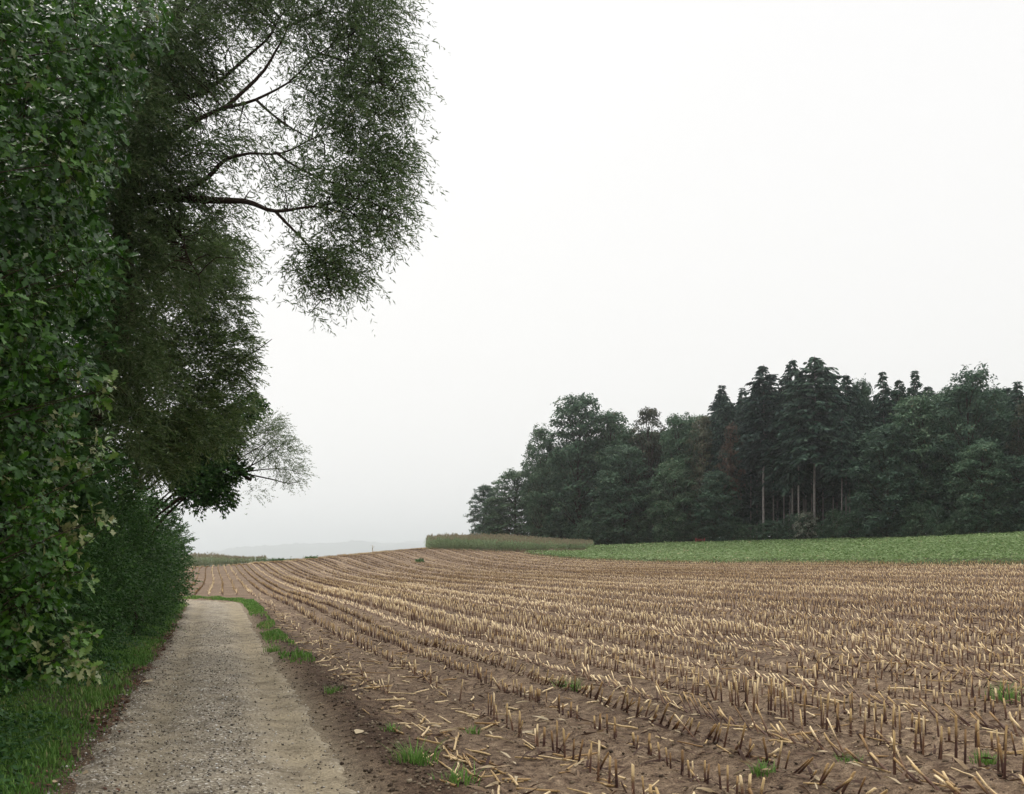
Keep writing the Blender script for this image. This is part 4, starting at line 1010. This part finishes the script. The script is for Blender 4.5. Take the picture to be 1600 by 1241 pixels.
# --- ivy-grown leaning tree with the branch that hangs out over the field
vb = (27.5, -2.5)
vl = [L3(*q) for q in ((300, 680, 27, .9, .7), (340, 690, 27, .6, .45), (350, 735, 26.5, .42, .22), (325, 755, 26.5, .45, .35), (345, 775, 26.5, .30, .22), (300, 740, 27, .7, .5), (390, 632, 27, .32, .12), (372, 650, 27, .4, .2), (375, 735, 26.5, .18, .1), (260, 700, 27, .9, .7), (305, 775, 26.5, .4, .3), (350, 788, 26.5, .12, .1))]
leafy('ivy_clad_tree', vb, vl, 3000, 9, OVATE, .115, 'shrub', 'ivy-clad tree whose broken bough hangs out of the hedge end', 'tree', .35, .30,
      limbs=[([(255, 715, 27), (310, 722, 27), (345, 728, 26.8), (372, 738, 26.6), (392, 750, 26.5)], .10, .05), ([(372, 738, 26.6), (410, 718, 26.5), (430, 702, 26.4), (448, 690, 26.4)], .022, .006),
             ([(380, 740, 26.6), (420, 748, 26.5), (450, 755, 26.4), (470, 752, 26.4)], .025, .006), ([(380, 738, 26.6), (420, 733, 26.5), (455, 735, 26.4), (474, 745, 26.4)], .02, .005), ([(340, 700, 27), (380, 655, 27), (405, 630, 27)], .03, .01)])
tl = [L3(*q) for q in ((420, 690, 26.4, .55, .50), (445, 715, 26.4, .48, .42), (455, 740, 26.4, .36, .25), (400, 680, 26.8, .5, .5), (425, 665, 26.6, .32, .25), (400, 770, 26.4, .2, .12), (380, 700, 26.8, .4, .4))]
leafy('willow_sapling', (27.8, -1.9), tl, 900, 9, WILLOWLEAF, .085, 'willow', 'thin sparse willow spray fanning out beyond the ivy-clad bough', 'tree', .25, .40, stems=1, dirbias=(.5, 0, .1), twr=.004,
      limbs=[([(385, 740, 26.6), (410, 700, 26.5), (430, 680, 26.4)], .02, .006)])

# --- dense dark hedge shrubs along the track
def shrub_along(u, v, h, r, ntw, label, lsize=.05, mat='shrub', low=.1):
    x, y = uv2xy(u, v); lob = []
    for k in range(9):
        f = k / 8; an = rng.uniform(0, 6.28)
        rr = r * (.55 + .25 * math.sin(math.pi * min(1, f + .2)))
        lob.append((np.array([x + math.cos(an) * r * .4, y + math.sin(an) * r * .6, low + rr * .6 + f * (h - rr * 1.4)]), np.array([rr, rr * 1.2, rr * .85]), rr * rr))
    return leafy('hedge_shrub', (u, v), lob, ntw, 10, OVATE, lsize, mat, label, 'shrub', .15, .28, stems=4, shell=.55, group='dense shrubs of the trackside hedge')
shrub_along(14.2, -2.6, 3.0, 1.0, 2600, 'dark low shrub between the near oak and the bulging willow bush', .064)
shrub_along(17.0, -2.55, 3.7, 1.1, 2400, 'dense dark shrub at the foot of the tall willow', .064)
shrub_along(20.2, -2.4, 3.8, 1.1, 2400, 'dense dark shrub under the bulging willow bush', .064)
shrub_along(24.0, -2.2, 3.9, 1.15, 2400, 'dense dark shrub just past the bulging willow bush', .068)
shrub_along(28.2, -2.15, 3.8, 1.2, 2400, 'dense dark shrub beneath the ivy-clad bough', .073)
shrub_along(33.0, -2.1, 4.0, 1.25, 2400, 'rounded shrub next to last in the hedge before the bend', .078)
shrub_along(38.2, -2.3, 4.5, 1.35, 2400, 'rounded end shrub of the hedge at the bend of the track', .084)
shrub_along(10.6, -3.2, 2.0, .9, 2000, 'leafy bush in the verge behind the near oak', .068)
for u, v, h, r, lab in ((14.2, -2.75, 10.5, 1.25, 'tall slim maple rising between the near oak and the hedge'), (17.2, -3.3, 12.5, 1.4, 'taller leafy maple behind the slim one by the oak')):
    x, y = uv2xy(u, v); lob = []
    for k in range(16):
        an = rng.uniform(0, 6.28); rr = r * rng.uniform(.55, .8); f = k / 15
        lob.append((np.array([x + math.cos(an) * r * .45, y + math.sin(an) * r * .45, 1.4 + f * (h - 1.4 - rr)]), np.array([rr, rr, rr * .8]), rr * rr))
    leafy('maple_tree', (u, v), lob, 4200, 9, OVATE, .13, 'shrub', lab, 'tree', .3, .30, stems=3, shell=.4)
for u, v, h in ((6.5, -5.6, 7.5), (9.5, -5.2, 8.5), (12.4, -4.3, 9.8), (15.5, -4.6, 11.5), (19.0, -5.2, 12.5), (24, -5.2, 7.5), (30, -5.2, 6.0), (36, -5.0, 5.4)):
    shrub_along(u, v, h, 2.0, 1400, 'tall dark thicket forming the back of the hedge at ' + ('the near oak' if u < 11 else 'the tall willow' if u < 20 else 'the ivy-clad bough' if u < 32 else 'the bend'), .28)

# ================================================================== GRASS, HERBS, LEAF LITTER
def grass_field(name, n, fn, hmin, hmax, label, tbias=0.0, wid=1.0):
    u, v, dens = fn(n); k_ = rng.uniform(0, 1, len(u)) < dens; u, v = u[k_], v[k_]
    x, y = uv2xy(u, v); k_ = inview(x, y, .06); x, y = x[k_], y[k_]; n = len(x)
    an = rng.uniform(0, 6.28, n); h = rng.uniform(hmin, hmax, n) * (.55 + .9 * vnoise(x * 1.7, y * 1.7, 600))
    c, s = np.cos(an), np.sin(an); ln = rng.uniform(.3, 2.2, n)
    wf = wid * (1 + np.hypot(x, y) / 14) * .25
    Mx = np.zeros((n, 3, 3)); Mx[:, 0, 0] = c * h * ln; Mx[:, 1, 0] = s * h * ln; Mx[:, 0, 1] = -s * wf; Mx[:, 1, 1] = c * wf; Mx[:, 2, 2] = h
    a = Acc(); a.stamp(BLADE[0], BLADE[1], Mx, np.stack([x, y, ground_z(x, y) - .005], 1), np.clip(rng.beta(2, 2.2, n) + tbias + .5 * (vnoise(x * .9, y * .9, 610) - .5), 0, 1))
    tag(obj(name, a.mesh(name, 'grass')), label, 'grass', kind='stuff')
def left_verge(n):
    s = rng.uniform(0, 1, n) ** 1.8; u = 4.5 + s * 42; v = -1.0 - rng.uniform(0, 1, n) ** 1.1 * 1.9
    pd = path_dist(u, v); return u, pd, sstep(-.98, -1.45, pd + .25 * fbm(u * 1.5, v * 1.5, 620, 3)) * (.35 + .65 * (fbm(u * .8, v * .8, 630, 2) > -.12))
def left_verge_xy(n):
    u, pd, dn = left_verge(n); v = pd; return u, v, dn
grass_field('verge_grass', 90000, left_verge_xy, .02, .085, 'green grass verge between the hedge and the gravel track')
def bend_strip(n):
    s = 16 + rng.uniform(0, 1, n) * 52; w = 1.12 + rng.uniform(0, 1, n) * .5 + .10 * fbm(s * .6, s * 0, 645, 2)
    u, v = path_point(s, w); dn = np.where(s > 33, 1.0, np.clip(fbm(u * .5, v * 1.5, 640, 3) * 1.8 + .04 + .45 * np.exp(-((s - 24.5) / 2.6) ** 2), 0, .4)) * np.where(w > 1.25, 1, .45)
    return u, v, dn
grass_field('bend_grass', 22000, bend_strip, .035, .11, 'strip of green grass on the field side of the track at its bend', .1, 1.2)
# weeds and herbs under the oak
a = Acc(); n = 24000
s = rng.uniform(0, 1, n) ** 1.6; u = 4.8 + s * 26; v = -1.25 - rng.uniform(0, 1, n) * 1.8
k_ = rng.uniform(0, 1, n) < (fbm(u * .9, v * .9, 650, 2) > -.06) * sstep(-1.15, -1.6, v); u, v = u[k_], v[k_]
x, y = uv2xy(u, v); k_ = inview(x, y, .06); x, y, v = x[k_], y[k_], v[k_]; n = len(x)
hh = rng.uniform(.02, .30, n) * (.4 + 1.0 * vnoise(x * 2.2, y * 2.2, 660)) * sstep(-1.2, -2.0, v)
an = rng.uniform(0, 6.28, n); hx = np.stack([np.cos(an), np.sin(an), rng.normal(-.1, .35, n)], 1)
a.stamp(BROAD[0], BROAD[1], frames(hx, rng.normal(size=(n, 3)) * .4 + [.2, -.1, 1]) * rng.uniform(.03, .075, n)[:, None, None], np.stack([x, y, ground_z(x, y) + hh], 1), tint_a(n))
tag(obj('verge_herbs', a.mesh('verge_herbs', 'herb')), 'dark leafy herbs growing in the verge under the oak', 'herbs', kind='stuff')
# brown leaves along the left edge of the track
a = Acc(); n = 5200
s = rng.uniform(0, 1, n) ** 1.6; u = 4.6 + s * 30; v = -1.10 + rng.normal(0, .14, n) - .05
k_ = rng.uniform(0, 1, n) < np.clip(fbm(u * .9, v, 670, 2) * 3 + .55, .1, 1); u, v = u[k_], v[k_]
x, y = uv2xy(u, v); n = len(x); an = rng.uniform(0, 6.28, n); hx = np.stack([np.cos(an), np.sin(an), rng.normal(0, .25, n)], 1)
a.stamp(BROAD[0], BROAD[1], frames(hx, rng.normal(size=(n, 3)) * .35 + [0, 0, 1]) * rng.uniform(.025, .07, n)[:, None, None], np.stack([x, y, np.maximum(ground_z(x, y), path_z(x, y)) + .010], 1), rng.uniform(0, 1, n) ** 1.8)
tag(obj('leaf_litter', a.mesh('leaf_litter', 'litter')), 'brown fallen leaves gathered along the hedge side of the track', 'leaves', kind='stuff')
# single pale leaves on the gravel edge
for k, (px, py, lab) in enumerate(((222, 1070, 'large pale fallen leaf on the gravel by the grass verge'), (556, 1158, 'pale scrap of maize husk on the dark bank beside the track'))):
    Yd = EYE * FPX / (py - HOR); x = (px - 800) / FPX * Yd
    g_ = make_mesh('fallen_leaf', BROAD[0] * .16, BROAD[1], 'husk', np.full(len(BROAD[0]), .95))
    zz = float(max(ground_z(np.array(x), np.array(Yd)), path_z(np.array(x), np.array(Yd))))
    o = obj('fallen_leaf', g_, None, (x, Yd, zz + .02)); o.rotation_euler = (.2, -.15, .3 + k); tag(o, lab, 'leaf')

# grass tufts and seedlings on the bare soil
tufts = [((648, 1190), .17, 130, 'largest grass tuft on the bank at the field edge'), ((715, 1222), .12, 85, 'bright grass tuft between the large tuft and broken stalks'),
         ((428, 1018), .14, 110, 'grass tuft at the near end of the bend grass strip'), ((520, 1082), .10, 60, 'thin weedy tuft beside the dark bank'), ((612, 1142), .09, 50, 'small sparse weed on the bare headland soil'),
         ((890, 1078), .16, 130, 'leafy weed tuft growing beside the tilted stalks'), ((1330, 1195), .09, 60, 'small green weed between two stubble rows'), ((1190, 1208), .10, 70, 'green weed tuft under the standing stalks'),
         ((1545, 1192), .10, 70, 'low green weed at the foot of the tall stubs'), ((735, 1145), .08, 40, 'faint weed seedling on the bare soil'), ((1570, 1095), .24, 90, 'tall thin weed among the thick stubble')]
for (px, py), h, nb, lab in tufts:
    Yd = EYE * FPX / (py - HOR); X0 = (px - 800) / FPX * Yd
    for _ in range(5):
        zt = float(ground_z(np.array(X0), np.array(Yd))); Yd = (EYE - zt) * FPX / (py - HOR); X0 = (px - 800) / FPX * Yd
    a = Acc(); n = nb
    q = rng.normal(0, .085 if nb > 80 else .05, (n, 2)); an = np.arctan2(q[:, 1], q[:, 0]) + rng.normal(0, .7, n); hh = h * rng.uniform(.4, 1.15, n)
    c, s = np.cos(an), np.sin(an); ln = rng.uniform(.8, 4.2, n); Mx = np.zeros((n, 3, 3))
    Mx[:, 0, 0] = c * hh * ln; Mx[:, 1, 0] = s * hh * ln; Mx[:, 0, 1] = -s * .28; Mx[:, 1, 1] = c * .28; Mx[:, 2, 2] = hh
    a.stamp(BLADE[0], BLADE[1], Mx, np.c_[q, np.full(n, -.01)], np.clip(rng.beta(2, 2, n) + .05, 0, .97))
    o = obj('grass_tuft', a.mesh('grass_tuft', 'grass'), None, (X0, Yd, zt)); tag(o, lab, 'grass tuft')
# low weed clumps on the crest
for px, py, Y, w, lab in ((438, 878, 163, 3.4, 'long low clump of green weeds on the crest near the dry maize strip'), (487, 875, 159, 1.4, 'small low weed clump farther along the crest'), (656, 875, 122, .55, 'small green weed patch in the stubble below the maize')):
    X0 = (px - 800) / FPX * Y; zt = float(base_z(np.array(X0), np.array(Y))); a = Acc(); n = int(350 * w)
    q = rng.normal(0, 1, (n, 3)) * [w * .42, .5, .16]; q[:, 2] = np.abs(q[:, 2]) + .1
    hx = rdir(n); a.stamp(OVATE[0], OVATE[1], frames(hx, rng.normal(size=(n, 3)) * .5 + [0, 0, 1]) * rng.uniform(.15, .35, n)[:, None, None], q, tint_a(n))
    tag(obj('weed_clump', a.mesh('weed_clump', 'shrub'), None, (X0, Y, zt)), lab, 'weeds')

# ================================================================== HAZE
hz0, hz1, ext = -13.5, 360.0, 19000.0
V = np.array([(sx_ * ext, sy_ * ext, z) for z in (hz0, hz1) for sx_, sy_ in ((-1, -1), (1, -1), (1, 1), (-1, 1))], float)
hm_ = bpy.data.materials.new('haze_air'); hm_.use_nodes = True; t = hm_.node_tree; t.nodes.clear()
o_ = N(t, 'ShaderNodeOutputMaterial'); pvn = N(t, 'ShaderNodeVolumePrincipled')
pvn.inputs['Color'].default_value = (.93, .955, 1.0, 1); pvn.inputs['Density'].default_value = .00024; pvn.inputs['Anisotropy'].default_value = .7
t.links.new(pvn.outputs[0], o_.inputs['Volume'])
hme = make_mesh('haze', V, np.array([(0, 3, 2, 1), (4, 5, 6, 7), (0, 1, 5, 4), (1, 2, 6, 5), (2, 3, 7, 6), (3, 0, 4, 7)]), hm_)
tag(obj('haze', hme), 'thin pale haze hanging over the fields and far hills', 'haze', kind='stuff')
